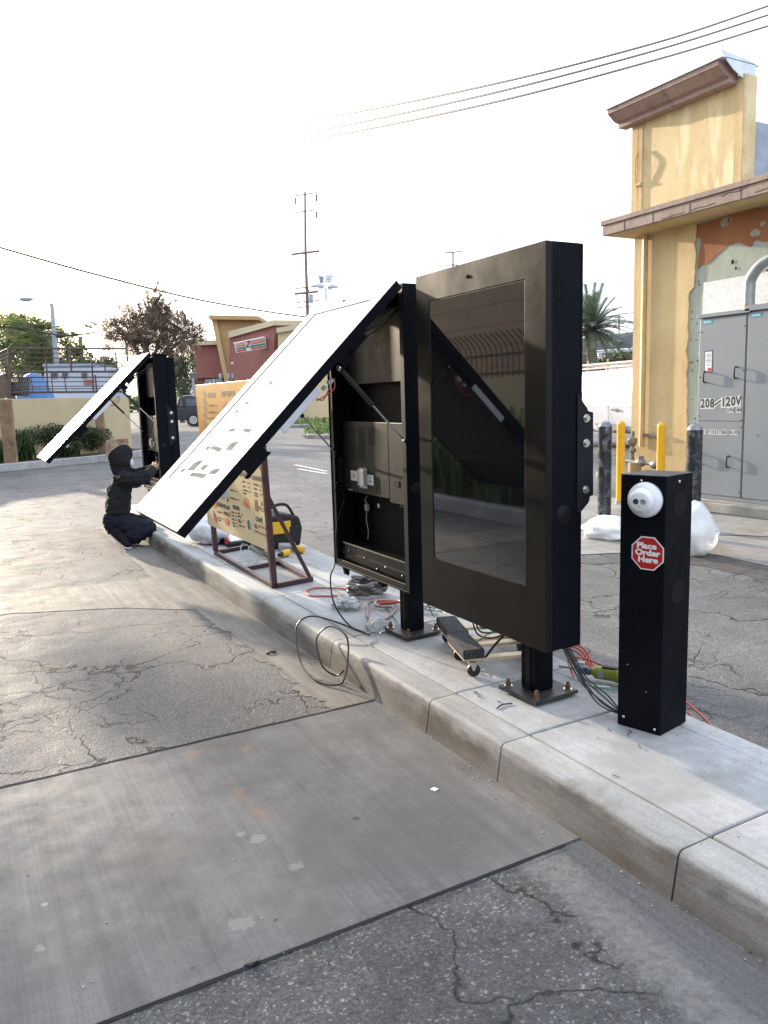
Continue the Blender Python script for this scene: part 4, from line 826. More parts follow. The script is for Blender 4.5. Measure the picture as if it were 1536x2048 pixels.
flesh('body', [(J(234, 1045, .06), .10, J(243, 960, .06), .10), (J(246, 960, .06), .055, J(246, 925, .06), .055), (J(243, 915, .06), .082, J(246, 905, .06), .085), (shN, .05, elN, .036), (elN, .036, haN, .026), (shF, .05, elF, .036), (elF, .036, haF, .026), (shN, .05, shF, .05),
    (hipc, .08, kneeN, .05), (kneeN, .05, ankN, .036), (hipc, .08, kneeF, .05), (kneeF, .05, ankF, .036)], m_skin, pr, .014, 4)
flesh('hooded_jacket', [(J(236, 1022, -.04), .118, J(238, 990, -.03), .112), (J(236, 1022, .16), .118, J(240, 990, .14), .112), (J(238, 990, -.03), .112, J(246, 962, -.03), .098), (J(240, 990, .14), .112, J(246, 960, .14), .098), (J(246, 958, .05), .10, J(247, 940, .05), .075),
    (shN, .082, J(272, 960, -.17), .074), (J(272, 960, -.17), .074, elN, .062), (elN, .062, J(300, 946, -.06), .050), (J(300, 946, -.06), .050, haN, .040), (shF, .08, elF, .060), (elF, .060, haF, .040), (J(236, 1018, .06), .125, J(238, 985, .06), .120)], m_hood, pr, .011, 5, .019, 15)
fw = (haN - shN).normalized()
flesh('hood', [(J(240, 912, .06), .112, J(240, 922, .06), .110), (J(234, 914, .06), .098, J(238, 936, .06), .085), (J(247, 905, .06), .092, J(249, 925, .05), .088), (J(240, 940, .06), .088, J(246, 948, .06), .095)], m_hood, pr, .012, 5, .006, 16, 9)
MB().blob(J(259, 919, .07), (.045, .045, .07), 16).build('face', m_skin, pr); MB().blob(J(262.5, 926, .05), (.030, .045, .050), 16).build('face_mask', M('pale_mask', (.55, .58, .64), .8), pr)
flesh('trousers', [(J(231, 1040, -.03), .125, J(231, 1052, -.02), .110), (J(231, 1040, .15), .125, J(232, 1050, .14), .110), (J(233, 1045, -.04), .112, J(262, 1053, -.12), .100), (J(262, 1053, -.12), .100, kneeN, .078), (kneeN, .078, J(272, 1071, -.15), .082), (J(272, 1071, -.15), .082, J(248, 1076, -.14), .062),
    (J(233, 1042, .16), .11, kneeF, .078), (kneeF, .078, ankF, .060), (J(231, 1042, .06), .13, J(232, 1050, .06), .115)], m_trs, pr, .011, 5, .016, 15, 4)
def shoe(px, py, d, yaw_to, nm):
    heel = J(px, py, d); toe = yaw_to; dr = (toe - heel); L = dr.length; m = frame_mx(heel, dr, (0, 0, 1)); 
    u = MB().prism([m @ Vector(p) for p in ((-.01, -.01, -.045), (L * .5, -.02, -.05), (L * .95, -.018, -.045), (L * 1.06, -.01, -.02), (L * 1.06, -.01, .02), (L * .95, -.018, .045), (L * .5, -.02, .045), (-.01, -.01, .038))], m.to_3x3() @ Vector((0, .018, 0))).build('shoe_sole', M('white_sole', (.62, .60, .56), .6), pr, bevel=.006)
    b = MB(); prof = [(0, .075, .040), (.25, .088, .042), (.5, .07, .044), (.75, .048, .046), (.95, .034, .040), (1.03, .012, .02)]
    vs = []
    for (s_, h_, wd) in prof:
        for k in range(10):
            an = math.pi * k / 9; vs.append(m @ Vector((s_ * L, .0085 + h_ * math.sin(an), wd * math.cos(an))))
    b.add(vs, [(i * 10 + k, i * 10 + k + 1, (i + 1) * 10 + k + 1, (i + 1) * 10 + k) for i in range(5) for k in range(9)], True); b.add(vs[:10], [tuple(range(9, -1, -1))])
    b.build('shoe', M('black_shoe', (.010, .010, .011), .8, var=.3, spec=.1), pr, fix=True)
tN = G(259, 1097, .015); tF = G(252, 1072, .015)
shoe(226, 1068, -.16, tN + Vector((0, 0, .01)), 'n'); shoe(231, 1062, .12, G(262, 1082, .02), 'f')
# hands: palm, four fingers, thumb, closed on the cabinet edge
for hb in (haN, haF):
    d = (hb - (elN if hb is haN else elF)).normalized(); m = frame_mx(hb, d, (0, 0, 1)); b = MB()
    b.blob(m @ Vector((.045, 0, 0)), (.05, .032, .016), 12, m.to_3x3().to_4x4())
    for k, (ln, y) in enumerate(((.060, .026), (.070, .010), (.066, -.007), (.052, -.023))):
        b.tube([m @ Vector(p) for p in ((.075, y, 0), (.085 + ln * .35, y, -.006), (.085 + ln * .62, y, -.022), (.085 + ln * .72, y, -.042))], [.0095, .009, .008, .006], 8)
    b.tube([m @ Vector(p) for p in ((.025, .028, 0), (.050, .048, -.008), (.080, .052, -.020))], [.011, .0095, .007], 8)
    b.build('hand', m_skin, pr)
b = MB(); b.tube([J(231, 1037, -.06), J(226, 1042, -.05)], .006, 6); b.tube([J(256, 1034, -.11), J(257, 1040, -.11)], .006, 6); b.build('belt_clip', m_bolt, pr)
MB().tube(spline([J(262, 1002, -.08), J(259, 1012, -.09), J(256, 1020, -.09)]), .004, 6).build('pocket_edge', M('pocket_piping', (.05, .052, .055), .8), pr)

# ------------------------------------------------------------------ yellow stucco building on the right
def onX(px, py, x):
    r = R @ Vector((px - 768, -(py - 1024), -F)); return CAM + r * ((x - CAM.x) / r.x)
def mat_stucco(name, lo, hi, streaks=False):
    t = NT(name); v = t.co(); c = t.ramp(t.noise(v, 1.1, 6, .6, .4), (.3, lo), (.7, hi))
    st = t.noise(t.co((1, 3.2, .35)), 1.6, 5, .6, .6); c = t.mix(.28, c, t.ramp(st, (.35, .75), (.65, 1.2)), 'MULTIPLY')
    if streaks: c = t.mix(t.ramp(t.noise(t.co((1, 2.6, .5)), 1.4, 5, .6, .8), (.5, 0.), (.62, .75)), c, (.80, .66, .40))  # grazing sunlight streaks painted in as pale stucco colour
    c = t.mix(.6, c, t.ramp(t.noise(v, 34, 5, .7), (.28, .62), (.45, 1.02), (.75, 1.12)), 'MULTIPLY')
    t.col(c); t.rough(.62 if streaks else .8); t.bump(t.noise(v, 70, 5, .7), .8 if streaks else .5, .012); t.bump(t.noise(v, 9, 4), .25, .02); return t.m
m_yel = mat_stucco('yellow_stucco', (.50, .36, .165), (.64, .48, .25)); m_yel2 = mat_stucco('sun_streaked_yellow_stucco', (.50, .36, .165), (.66, .50, .25), True)
m_fas = M('taupe_fascia_paint', (.30, .215, .17), .7, var=.15, vs=5, bump=.5, bs=25, bd=.01, dirt=(.20, .14, .115)); m_cor = M('brown_cornice', (.38, .26, .215), .7, var=.12, vs=6, bump=.3, bs=30, dirt=(.27, .18, .15))
m_under = mat_stucco('exposed_green_plaster', (.31, .345, .28), (.42, .45, .375)); m_redw = mat_stucco('exposed_red_plaster', (.25, .085, .035), (.36, .15, .06))
m_whw = M('speckled_white_plaster', (.80, .79, .77), .8, var=.08, vs=40, dirt=(.62, .58, .52), bump=.6, bs=60, bd=.01)
mark_b = set(bpy.data.objects)
bd = thing('yellow_building', 'yellow stucco building with brown cornice, flat canopy and peeling wall behind the grey switchgear', 'building', (10.2, 8.5, 0))
XW = 10.2
# substrate wall
MB().box((XW + .03, -6, 0), (XW + 5, 9.22, 4.22)).build('wall', m_under, bd)
# stucco coat with ragged edge
rag = [(7.96, 4.215), (8.0, 3.95), (7.93, 3.6)]
yl = 9.25; pts = [(yl, 0), (yl, 4.215)]
y_e = lambda z: 8.16 - .02 * math.sin(z * 2) + .035 * noise.noise(Vector((0, z * 5, 2))) + .018 * noise.noise(Vector((0, z * 19, 5))) - (.07 if z > 3.25 else 0)
zs = [4.215 - k * .06 for k in range(71)]
pts = [(yl, 0.), (yl, 4.215)] + [(y_e(z), z) for z in zs] + [(y_e(0), 0)]
MB().prism([(XW, y, z) for y, z in pts], (.029, 0, 0)).build('stucco_coat', m_yel, bd)
# red exposed band under the canopy, ragged, plus grey-green blotches
def patch(name, pp, x, mt, amp=.05, nn=10, seed=0, th=.004):
    out = []
    for i in range(len(pp)):
        a = Vector((*pp[i], 0)); b_ = Vector((*pp[(i + 1) % len(pp)], 0))
        for k in range(nn):
            p = a.lerp(b_, k / nn); out.append((p.x + amp * noise.noise(Vector((p.x * 6, p.y * 6, seed))), p.y + amp * noise.noise(Vector((p.x * 6 + 9, p.y * 6, seed)))))
    MB().prism([(x, y, z) for y, z in out], (th, 0, 0)).build(name, mt, bd)
patch('red_plaster', [(8.10, 4.19), (8.02, 3.55), (7.85, 3.60), (7.5, 3.78), (7.1, 3.72), (6.7, 3.85), (6.2, 3.70), (4, 3.7), (4, 4.19)], XW + .022, m_redw, .10, 12, 4)
rnd = random.Random(2)
for k in range(9):
    y, z, r = rnd.uniform(6.1, 7.6), rnd.uniform(3.75, 4.15), rnd.uniform(.04, .11); patch('plaster_chip', [(y + r * math.cos(a), z + .7 * r * math.sin(a)) for a in [i * 1.05 for i in range(6)]], XW + .019, M('grey_chip', (.33, .30, .25), .85, var=.2, vs=20), .06, 3, k, .003)
MB().box((XW + .020, -1, .0), (XW + .0265, 7.93, 3.30)).build('white_plaster', m_whw, bd)
b = MB()
for k in range(24): y, z = rnd.uniform(7.98, 8.14), rnd.uniform(.6, 3.6); b.blob((XW + .03, y, z), (.004, rnd.uniform(.006, .016), rnd.uniform(.006, .02)), 6)
for k in range(7): b.blob((XW + .022, rnd.uniform(6.2, 7.9), rnd.uniform(3.32, 3.55)), (.004, rnd.uniform(.01, .03), rnd.uniform(.01, .04)), 6)
struct(b.build('plaster_pits', m_hole, bd), 'stuff')
# canopy
MB().box((9.60, -6, 4.222), (XW + 4, 9.36, 4.40)).build('canopy', m_fas, bd, bevel=.006)
MB().box((9.575, -6, 4.402), (XW + 4, 9.385, 4.485)).build('canopy_cap', m_fas, bd, bevel=.004)
MB().box((9.64, -6, 4.2165), (XW + 4, 9.33, 4.2205)).build('soffit', m_yel, bd)
for y in (8.9, 8.35, 7.7, 6.9): MB().box((9.5965, y, 4.223), (9.5995, y + .006, 4.399)).build('fascia_joint', m_tar, bd)
b = MB()
for k in range(5):
    y, z = 8.2 - k * .5, 4.24 + .1 * rnd.random(); b.tube(spline([(9.598, y, z), (9.597, y - .12, z + .03 * rnd.random()), (9.597, y - .25, z + .01), (9.598, y - .4, z + .05 * rnd.random())], 4), .0035, 5)
b.build('paint_crack', m_hole, bd)
# parapet tower with cornice
MB().box((XW, 7.34, 4.486), (XW + .26, 9.32, 5.98)).build('tower_wall', m_yel2, bd)
MB().box((XW - .012, 9.10, 4.486), (XW - .001, 9.325, 5.94)).build('corner_trim', m_yel, bd)
MB().box((XW - .010, 7.345, 4.486), (XW - .001, 7.47, 5.98)).build('corner_trim', m_yel, bd)
prof = [(10.2, 5.82), (10.02, 5.82), (10.02, 5.93), (9.995, 5.935), (9.93, 5.95), (9.86, 6.03), (9.80, 6.10), (9.775, 6.105), (9.775, 6.21), (10.2, 6.21)]
for ya, yb in ((7.45, 8.40), (8.406, 9.46)):
    MB().prism([(x, ya, z) for x, z in prof], (0, yb - ya, 0)).build('cornice', m_cor, bd, bevel=.003, fix=True)
m_met = M('pale_galvanised_sheet', (.55, .60, .66), .45, .3, var=.15, vs=4, bump=.2, bs=10)
MB().prism([(x, 7.36, z) for x, z in ((9.74, 6.30), (10.44, 6.25), (10.44, 5.86), (10.16, 5.90), (9.98, 6.02), (9.86, 6.14))], (0, .012, 0)).build('end_flashing', m_met, bd)
MB().box((9.74, 7.36, 6.212), (10.52, 9.48, 6.222)).build('cap_flashing', m_met, bd)
MB().box((10.62, 7.62, 4.487), (15.5, 8.6, 5.51)).build('roof_duct', M('weathered_grey_sheet', (.27, .31, .36), .5, .2, var=.25, vs=2.5, bump=.3, bs=8), bd, bevel=.01)
MB().cyl((10.9, 5.9, 4.49), (10.9, 5.9, 5.2), .035, 10).build('vent_pipe', m_white, bd)
b = MB(); b.tube([(10.15, 8.985, .75), (10.15, 8.985, 4.21)], .045, 4); b.build('downspout', M('yellow_downspout', (.55, .40, .19), .6, var=.15, vs=8), bd)
b = MB(); b.tube(spline([(10.16, 9.18, 5.45), (10.13, 9.19, 5.3), (10.15, 9.2, 5.05), (10.17, 9.19, 4.95)]), .012, 6); b.tube([(10.17, 9.19, 5.9), (10.17, 9.19, 4.5)], .008, 6); b.tube([(10.17, 9.20, 5.0), (10.17, 9.1, 4.99)], .03, 6); b.build('conduit', m_yel, bd)
MB().box((10.14, 8.55, .93), (10.196, 8.98, .965)).build('strut_channel', M('dark_galvanised', (.16, .16, .16), .5, .6), bd)
MB().box((10.13, 7.78, .15), (10.22, 7.82, 2.72)).build('strut_post', M('galvanised_post', (.42, .42, .36), .5, .4, var=.2, vs=9), bd, bevel=.003)
MB().box((9.92, 7.64, .15), (9.99, 7.67, 2.70)).build('white_board', M('white_board', (.78, .78, .76), .6, var=.05), bd)

# grey switchgear
xz = [(-9, -9), (0, 0), (4.222, 3.675), (4.485, 3.88), (5.82, 5.20), (6.21, 5.42), (7, 6.1)]
def zb_(z):
    for (a, b_), (c_, d_) in zip(xz[:-1], xz[1:]):
        if a <= z <= c_: return b_ + (d_ - b_) * (z - a) / (c_ - a)
    return z
BF = lambda v: Vector((9.0 + (v.x - 10.2) * .88, 8.55 + (v.y - 9.32) * .919, zb_(v.z)))
remap([o for o in bpy.data.objects if o not in mark_b], BF)
mark_e = set(bpy.data.objects)
te = thing('switchgear_cabinet', 'tall grey electrical cabinet marked 208/120V against the peeling wall', 'electrical cabinet', (9.6, 6.5, 0))
m_sg = M('switchgear_grey', (.225, .245, .255), .42, var=.05, vs=2); m_sgd = M('switchgear_gap', (.02, .02, .022), .6)
X0 = 9.256
sheet_ = MB().box((8.97, -1, 0), (10.19, 7.32, .135)); sheet_.build('concrete_pad', M('old_pad_concrete', (.30, .28, .245), .85, var=.25, vs=4, bump=.5, bs=30, bd=.01), te, bevel=.01)
MB().box((X0 + .012, 6.412, .14), (9.9, 7.12, 2.645)).build('housing', m_sg, te, bevel=.004)
MB().box((X0 + .012, 4.2, .14), (9.9, 6.402, 2.665)).build('housing', m_sg, te, bevel=.004)
MB().box((X0 - .004, 6.42, .20), (X0 + .0115, 7.105, 1.225)).build('lower_door', m_sg, te, bevel=.003)
MB().box((X0 - .004, 6.42, 1.232), (X0 + .0115, 7.105, 2.625)).build('upper_door', m_sg, te, bevel=.003)
MB().box((X0 - .004, 5.35, .20), (X0 + .0115, 6.392, 2.645)).build('tall_door', m_sg, te, bevel=.003)
MB().box((X0 - .03, 6.36, 2.650), (9.92, 7.15, 2.70)).build('roof_panel', m_sg, te, bevel=.003); MB().box((X0 - .03, 4.2, 2.668), (9.92, 6.43, 2.74)).build('roof_panel', m_sg, te, bevel=.003)
MB().box((X0 + .004, 4.2, .14), (X0 + .0112, 7.11, .195)).build('kick_plate', m_sg, te)
TX = lambda y, z, o=.0045: frame_mx((X0 - o, y, z), (0, -1, 0), (0, 0, 1))
m_teal = M('teal_badge', (.02, .30, .38), .4, var=0)
for y0_, z in ((7.07, 2.588), (6.36, 2.605)):
    MB().box((X0 - .0065, y0_ - .155, z - .026), (X0 - .0042, y0_, z + .026)).build('badge', m_teal, te); text('lettering', 'SIEMENS', TX(y0_ - .078, z, .0068), .036, m_white, te, .0002, .0008, .80)
MB().box((X0 - .006, 6.895, 1.90), (X0 - .0042, 7.02, 2.20)).build('warning_label', M('black_border', (.02, .02, .02), .5, var=0), te); MB().box((X0 - .0072, 6.905, 1.905), (X0 - .0062, 7.01, 2.185)).build('warning_label', m_white, te)
MB().box((X0 - .008, 6.91, 1.908), (X0 - .0074, 6.965, 1.965)).build('warning_stripe', M('label_red', (.5, .03, .04), .5, var=0), te)
b = MB()
for z in (2.15, 2.13, 2.11, 2.08, 2.06, 2.04, 2.0): b.box((X0 - .0079, 6.915, z), (X0 - .0074, 6.995 - .02 * rnd.random(), z + .006))
b.build('label_print', m_ink, te)
m_tag = M('grey_white_decal', (.52, .53, .52), .5, var=0); m_bk = M('decal_black', (.01, .01, .01), .5, var=0)
for y, z, s, ch, bw in ((7.03, 1.47, .16, '2', 0), (6.955, 1.47, .16, '0', 0), (6.88, 1.47, .16, '8', 0), (6.71, 1.485, .16, '1', 0), (6.64, 1.49, .16, '2', 0), (6.565, 1.495, .16, '0', 0), (6.49, 1.50, .16, 'V', 0)):
    MB().box((X0 - .0058, y - .038, z - .075), (X0 - .0042, y + .038, z + .075)).build('decal', m_tag, te); text('lettering', ch, TX(y, z, .0060), .165, m_bk, te, .0002, .0065, .78)
MB().box((-.075, -.028, 0), (.075, .028, .0014), frame_mx((X0 - .0045, 6.795, 1.48), (0, -1, .75), (0, .75, 1))).build('decal', m_tag, te); MB().box((-.055, -.010, .0016), (.055, .010, .0022), frame_mx((X0 - .0045, 6.795, 1.48), (0, -1, .75), (0, .75, 1))).build('lettering', m_bk, te)
for y, ch in ((6.64, '3'), (6.605, 'P'), (6.57, 'H'), (6.495, '4'), (6.462, 'W')):
    MB().box((X0 - .0056, y - .017, 1.345), (X0 - .0042, y + .017, 1.415)).build('decal', m_tag, te); text('lettering', ch, TX(y, 1.38, .0058), .07, m_bk, te, .0002, .0022, .75)
for k, ch in enumerate('2801 FIRESTONE BLVD'):
    if ch == ' ': continue
    y = 7.075 - k * .0325; zz_ = 1.075 + .0002 * k
    MB().box((X0 - .0056, y - .0155, zz_ - .036), (X0 - .0042, y + .0155, zz_ + .036)).build('decal', m_tag, te); text('lettering', ch, TX(y, zz_, .0058), .068, m_bk, te, .0002, .0022, .62)
for y, z in ((6.99, 1.84), (6.53, 1.88), (7.03, .70), (6.60, .68)):
    MB().tube([(X0 - .004, y, z - .075), (X0 - .045, y, z - .075), (X0 - .055, y, z - .05), (X0 - .055, y, z + .05), (X0 - .045, y, z + .075), (X0 - .004, y, z + .075)], .011, 8).build('handle', m_rubber, te)
for y, z in ((7.085, 2.46), (7.085, 1.84), (7.085, 1.30), (6.435, 2.48), (6.435, 1.9), (6.435, 1.25), (7.085, 1.17), (6.435, 1.15), (6.435, .7), (6.435, .27), (6.38, .2), (6.2, 1.05), (6.02, 1.05)): MB().cyl((X0 - .004, y, z), (X0 - .010, y, z), .008, 8).build('screw', m_bk, te)
tcn = thing('service_conduit', 'fat grey conduit pipe bending up from the switchgear roof', 'conduit pipe', (9.5, 6.6, 2.7))
m_gal = M('galvanised_pipe', (.33, .35, .33), .4, .6, var=.15, vs=8)
MB().tube(spline([(9.62, 6.66, 2.72), (9.62, 6.66, 3.0), (9.62, 6.64, 3.14), (9.64, 6.52, 3.30), (9.66, 6.33, 3.38), (9.66, 6.0, 3.40), (9.66, 4.5, 3.40)], 8), .075, 16).build('pipe', m_gal, tcn)
MB().cyl((9.62, 6.66, 2.705), (9.62, 6.66, 2.80), .082, 18).build('coupling', M('brass_coupling', (.36, .32, .20), .4, .6), tcn, bevel=.006)

remap([o for o in bpy.data.objects if o not in mark_e], lambda v: Vector((8.2 + (v.x - 9.256) * .9, 6.63 + (v.y - 7.11) * .932, v.z * .876 + .005)))
# bollards
m_bb = M('chipped_black_paint', (.022, .024, .028), .28, var=.5, vs=14, dirt=(.20, .21, .22), bump=.3, bs=20); m_yb = M('yellow_bollard_paint', (.80, .42, .01), .4, var=.05)
m_cap = M('bare_steel_cap', (.25, .26, .27), .5, .3, var=.3, vs=30)
def bollard(p, r, h, mt, label, group, cap=None):
    t = thing('bollard', label, 'bollard', p, group); p = Vector(p)
    prof = [(0, h)] + [(r * math.sin(a), h - r * .8 + r * .8 * math.cos(a)) for a in [.3, .6, .9, 1.2, 1.57]]
    MB().lathe([(r, 0), (r, h - r * .8)], Matrix.Translation(p), 24).build('pipe', mt, t)
    MB().lathe(prof[::-1], Matrix.Translation(p), 24).build('domed_cap', cap or mt, t)
    MB().lathe([(r + .03, 0), (r + .015, .02), (r + .0015, .05)], Matrix.Translation(p), 20).build('concrete_collar', m_apron, t)
bollard((G(1208, 1037).x, G(1208, 1037).y, 0), .078, 1.14, m_bb, 'scuffed black bollard standing between the closed menu board and the pedestal', 'black bollards', m_cap)
bollard((G(1384, 1076).x, G(1384, 1076).y, 0), .074, 1.14, m_bb, 'scuffed black bollard standing behind the pedestal in front of the switchgear', 'black bollards', m_cap)
bollard((*at(1242, 865, 10.2).xy, 0), .052, 1.09, m_yb, 'yellow bollard nearer the downspout and gas pipe', 'yellow bollards')
bollard((*at(1323, 868, 9.9).xy, 0), .053, 1.07, m_yb, 'yellow bollard nearer the switchgear, right of the gas meter', 'yellow bollards')
mark_g = set(bpy.data.objects)
tg = thing('gas_meter', 'weathered gas riser and grey meter pipework by the downspout', 'gas pipe', (9.9, 8.9, 0)); m_old = M('weathered_pipe', (.26, .21, .15), .8, .2, var=.4, vs=20, bump=.8, bs=30, bd=.01)
b = MB(); b.tube([(9.98, 9.02, 0), (9.98, 9.02, .80)], .035, 10); b.blob((9.98, 9.02, .85), (.09, .08, .075), 12, None, .4); b.blob((9.97, 9.0, .70), (.06, .06, .05), 10, None, .3); b.tube([(9.98, 9.02, .9), (9.99, 9.02, 1.02)], .03, 8); b.build('riser', m_old, tg)
b = MB(); b.tube([(9.9, 9.1, .52), (9.86, 8.3, .50)], .028, 10); b.blob((9.88, 8.75, .51), (.07, .10, .07), 14); b.blob((9.85, 8.42, .50), (.07, .11, .075), 14); b.tube([(9.88, 8.75, .5), (9.88, 8.75, .62)], .05, 10); b.build('regulator', M('dull_grey_meter', (.20, .21, .22), .5, .4, var=.3, vs=14), tg)
b = MB().cyl((9.75, 8.75, .25), (9.75, 8.75, .52), .1, 16); b.blob((9.6, 9.3, .28), (.09, .12, .10), 12); b.build('meter_body', M('tan_meter_body', (.30, .20, .09), .7), tg)

remap([o for o in bpy.data.objects if o not in mark_g], BF)
# plastic bag and white sacks behind the pedestal
m_pbag = M('thin_white_plastic', (.86, .87, .88), .35, var=.03, vs=8, trans=.35, bump=.5, bs=9, bd=.02)
c = at(1392, 1040, 7.0); b = MB().blob((c.x, c.y, .22), (.20, .20, .235), 60, None, .13, 2.0)
for i, v in enumerate(b.v):
    if v.z > .22: k = (v.z - .22) / .25; b.v[i] = Vector((c.x + (v.x - c.x) * (1 - .45 * k), c.y + (v.y - c.y) * (1 - .45 * k), .22 + (v.z - .22) * 1.15))
    b.v[i].z = max(.004, b.v[i].z)
tag(b.build('white_sack', m_pbag), 'tall white plastic sack standing right behind the order pedestal', 'sack', 'white sacks on the apron')
c = at(1212, 1058, 8.0); b = MB().blob((c.x, c.y, .09), (.22, .26, .12), 56, None, .28, 1.9)
for v in b.v: v.z = max(.004, v.z)
tag(b.build('white_sack', M('bright_white_sack', (.86, .86, .86), .5, var=.02, bump=.5, bs=9, bd=.02)), 'low white sack slumped between the black bollard and the pedestal', 'sack', 'white sacks on the apron')
c = G(1180, 1077); tag(MB().blob((c.x, c.y, .012), (.05, .03, .012), 8, None, .4).build('paper_scrap', m_white), 'white paper scrap on the ground below the low white sack', 'paper')

# white van with ladder rack
m_vw = M('white_van_paint', (.60, .62, .65), .22, var=.02, spec=.6); m_rk = M('rusty_white_rack', (.58, .48, .42), .7, var=.3, vs=12)
tv = thing('work_van', 'white work van with a rusty ladder rack parked left of the yellow building', 'van', at(1215, 905, 20.5))
vd = (at(1262, 900, 19.2) - at(1165, 900, 21.3)); vd.z = 0; vd.normalize(); vn = Vector((vd.y, -vd.x, 0)); 
if vn.dot(CAM - at(1215, 850, 20.5)) < 0: vn = -vn
vo_ = at(1215, 850, 20.3); vo_.z = 0; VP = lambda s, o, z: vo_ + vd * s + vn * o + Vector((0, 0, z))
body = [(-.06, .42), (-.02, .50), (.030, .80), (.062, 1.02), (.078, 1.10), (.072, 1.13), (.045, 1.16), (.02, 1.45), (-.10, 1.95), (-.18, 2.02), (-1.6, 2.02), (-1.75, 1.45), (-1.8, .45)]
MB().prism([VP(-2.6, o, z) for o, z in body], vd * 5.2).build('body', m_vw, tv, bevel=.03, fix=True)
MB().prism([VP(-2.6, .079, z) for z in ()] or [VP(-2.4, .046, 1.165), VP(2.4, .046, 1.165), VP(2.4, .046, 1.180), VP(-2.4, .046, 1.180)], vn * .004).build('body_crease', m_grey, tv)
for s in (-1.0, .12, 1.15): MB().prism([VP(s, .082, 1.14), VP(s + .012, .082, 1.14), VP(s + .012, .040, .55), VP(s, .040, .55)], vn * .004).build('door_seam', m_sgd, tv)
MB().prism([VP(.30, .095, .98), VP(.62, .095, .98), VP(.60, .095, 1.03), VP(.34, .095, 1.03)], vn * .02).build('door_handle', M('van_handle_black', (.03, .03, .03), .4), tv, bevel=.004)  # dark grip on the van side
MB().prism([VP(-.45, .09, .66), VP(.9, .09, .66), VP(.9, .09, .48), VP(-.1, .09, .48)], vn * .04).build('side_step', M('van_trim_grey', (.10, .11, .12), .5), tv, bevel=.01)
MB().prism([VP(-2.5, .06, .34), VP(2.5, .06, .34), VP(2.5, .06, .42), VP(-2.5, .06, .42)], vn * -.3).build('sill', M('van_trim_grey'), tv)
for s in (-1.35, 2.0):
    MB().lathe([(.34, -.01), (.43, -.01), (.43, .012), (.34, .012)], frame_mx(VP(s, .062, .36), vd, (0, 0, 1)), 24).build('wheel_arch', M('van_trim_grey'), tv); wl = MB().cyl(VP(s, .04, .34), VP(s, -.18, .34), .34, 24).build('wheel', m_rubber, tv, bevel=.03); MB().cyl(VP(s, .055, .34), VP(s, .0, .34), .2, 18).build('rim', m_bolt, wl)
b = MB()
for o in (-.15, -1.5): b.tube([VP(-2.4, o, 2.18), VP(2.4, o, 2.18)], .035, 6); b.tube([VP(-2.4, o, 2.08), VP(2.4, o, 2.08)], .028, 6)
for s in (-2.2, -1.2, -.25, .9, 2.0):
    for o in (-.15, -1.5): b.tube([VP(s, o, 2.0), VP(s, o, 2.30)], .025, 6)
    b.tube([VP(s, -.15, 2.19), VP(s, -1.5, 2.19)], .025, 6)
b.build('ladder_rack', m_rk, tv)

# ------------------------------------------------------------------ vegetation
def mat_leaf(name, cols, rough=.55, trl=.25):
    t = NT(name); oi = t.N('ShaderNodeNewGeometry'); v = t.co(); n = t.noise(v, 1.7, 3, .6)
    c = t.ramp(oi.outputs['Random Per Island'], *[(i / max(1, len(cols) - 1), c_) for i, c_ in enumerate(cols)]); c = t.mix(.55, c, t.ramp(n, (.3, .55), (.7, 1.35)), 'MULTIPLY')
    t.col(c); t.rough(rough); tr = t.N('ShaderNodeBsdfTranslucent'); t.L(c, tr.inputs[0]); mx = t.N('ShaderNodeMixShader'); mx.inputs[0].default_value = trl
    t.L(t.b.outputs[0], mx.inputs[1]); t.L(tr.outputs[0], mx.inputs[2]); t.L(mx.outputs[0], t.n['Material Output'].inputs[0]); return t.m
m_lf_red = mat_leaf('purple_brown_leaves', [(.14, .085, .075), (.20, .12, .10), (.15, .11, .08), (.17, .16, .08), (.24, .16, .14)], .5, .5)
m_lf_g = mat_leaf('light_green_leaves', [(.085, .12, .04), (.14, .175, .06), (.19, .21, .09)], .5, .55)
m_lf_w = mat_leaf('pale_willow_leaves', [(.06, .085, .04), (.10, .12, .06), (.14, .15, .09)], .5, .4)
m_lf_d = mat_leaf('dark_shrub_leaves', [(.025, .045, .012), (.05, .075, .02), (.085, .10, .03)], .45, .3)
m_grs = mat_leaf('strap_leaves', [(.02, .045, .015), (.04, .08, .025), (.07, .11, .035)], .4, .3)
m_palm = mat_leaf('palm_leaflets', [(.075, .10, .065), (.12, .155, .095), (.18, .21, .14)], .4, .3)
m_bark = M('brown_bark', (.12, .085, .06), .9, var=.35, vs=12, bump=1, bs=20, bd=.04); m_pbark = M('palm_trunk_bark', (.17, .10, .075), .9, var=.5, vs=5, bump=1, bs=14, bd=.06)
def leaves(mb, c, n, size, rnd, surf=.5, sc=(1, 1, 1), asp=.5, droop=0):
    for _ in range(n):
        d = Vector((rnd.gauss(0, 1), rnd.gauss(0, 1), rnd.gauss(0, 1))).normalized() * (rnd.random() ** surf)
        p = Vector((c[0] + d.x * sc[0], c[1] + d.y * sc[1], c[2] + d.z * sc[2])); a = Vector((rnd.gauss(0, 1), rnd.gauss(0, 1), rnd.gauss(0, .8) - droop)).normalized(); b_ = a.orthogonal().normalized(); b_ = (b_ * math.cos(rnd.random() * 6.28) + a.cross(b_) * math.sin(rnd.random() * 6.28))
        L = size * rnd.uniform(.6, 1.3); wd = L * asp
        mb.add([p - a * L * .5, p - b_ * wd * .5, p + a * L * .5, p + b_ * wd * .5], [(0, 1, 2, 3)])
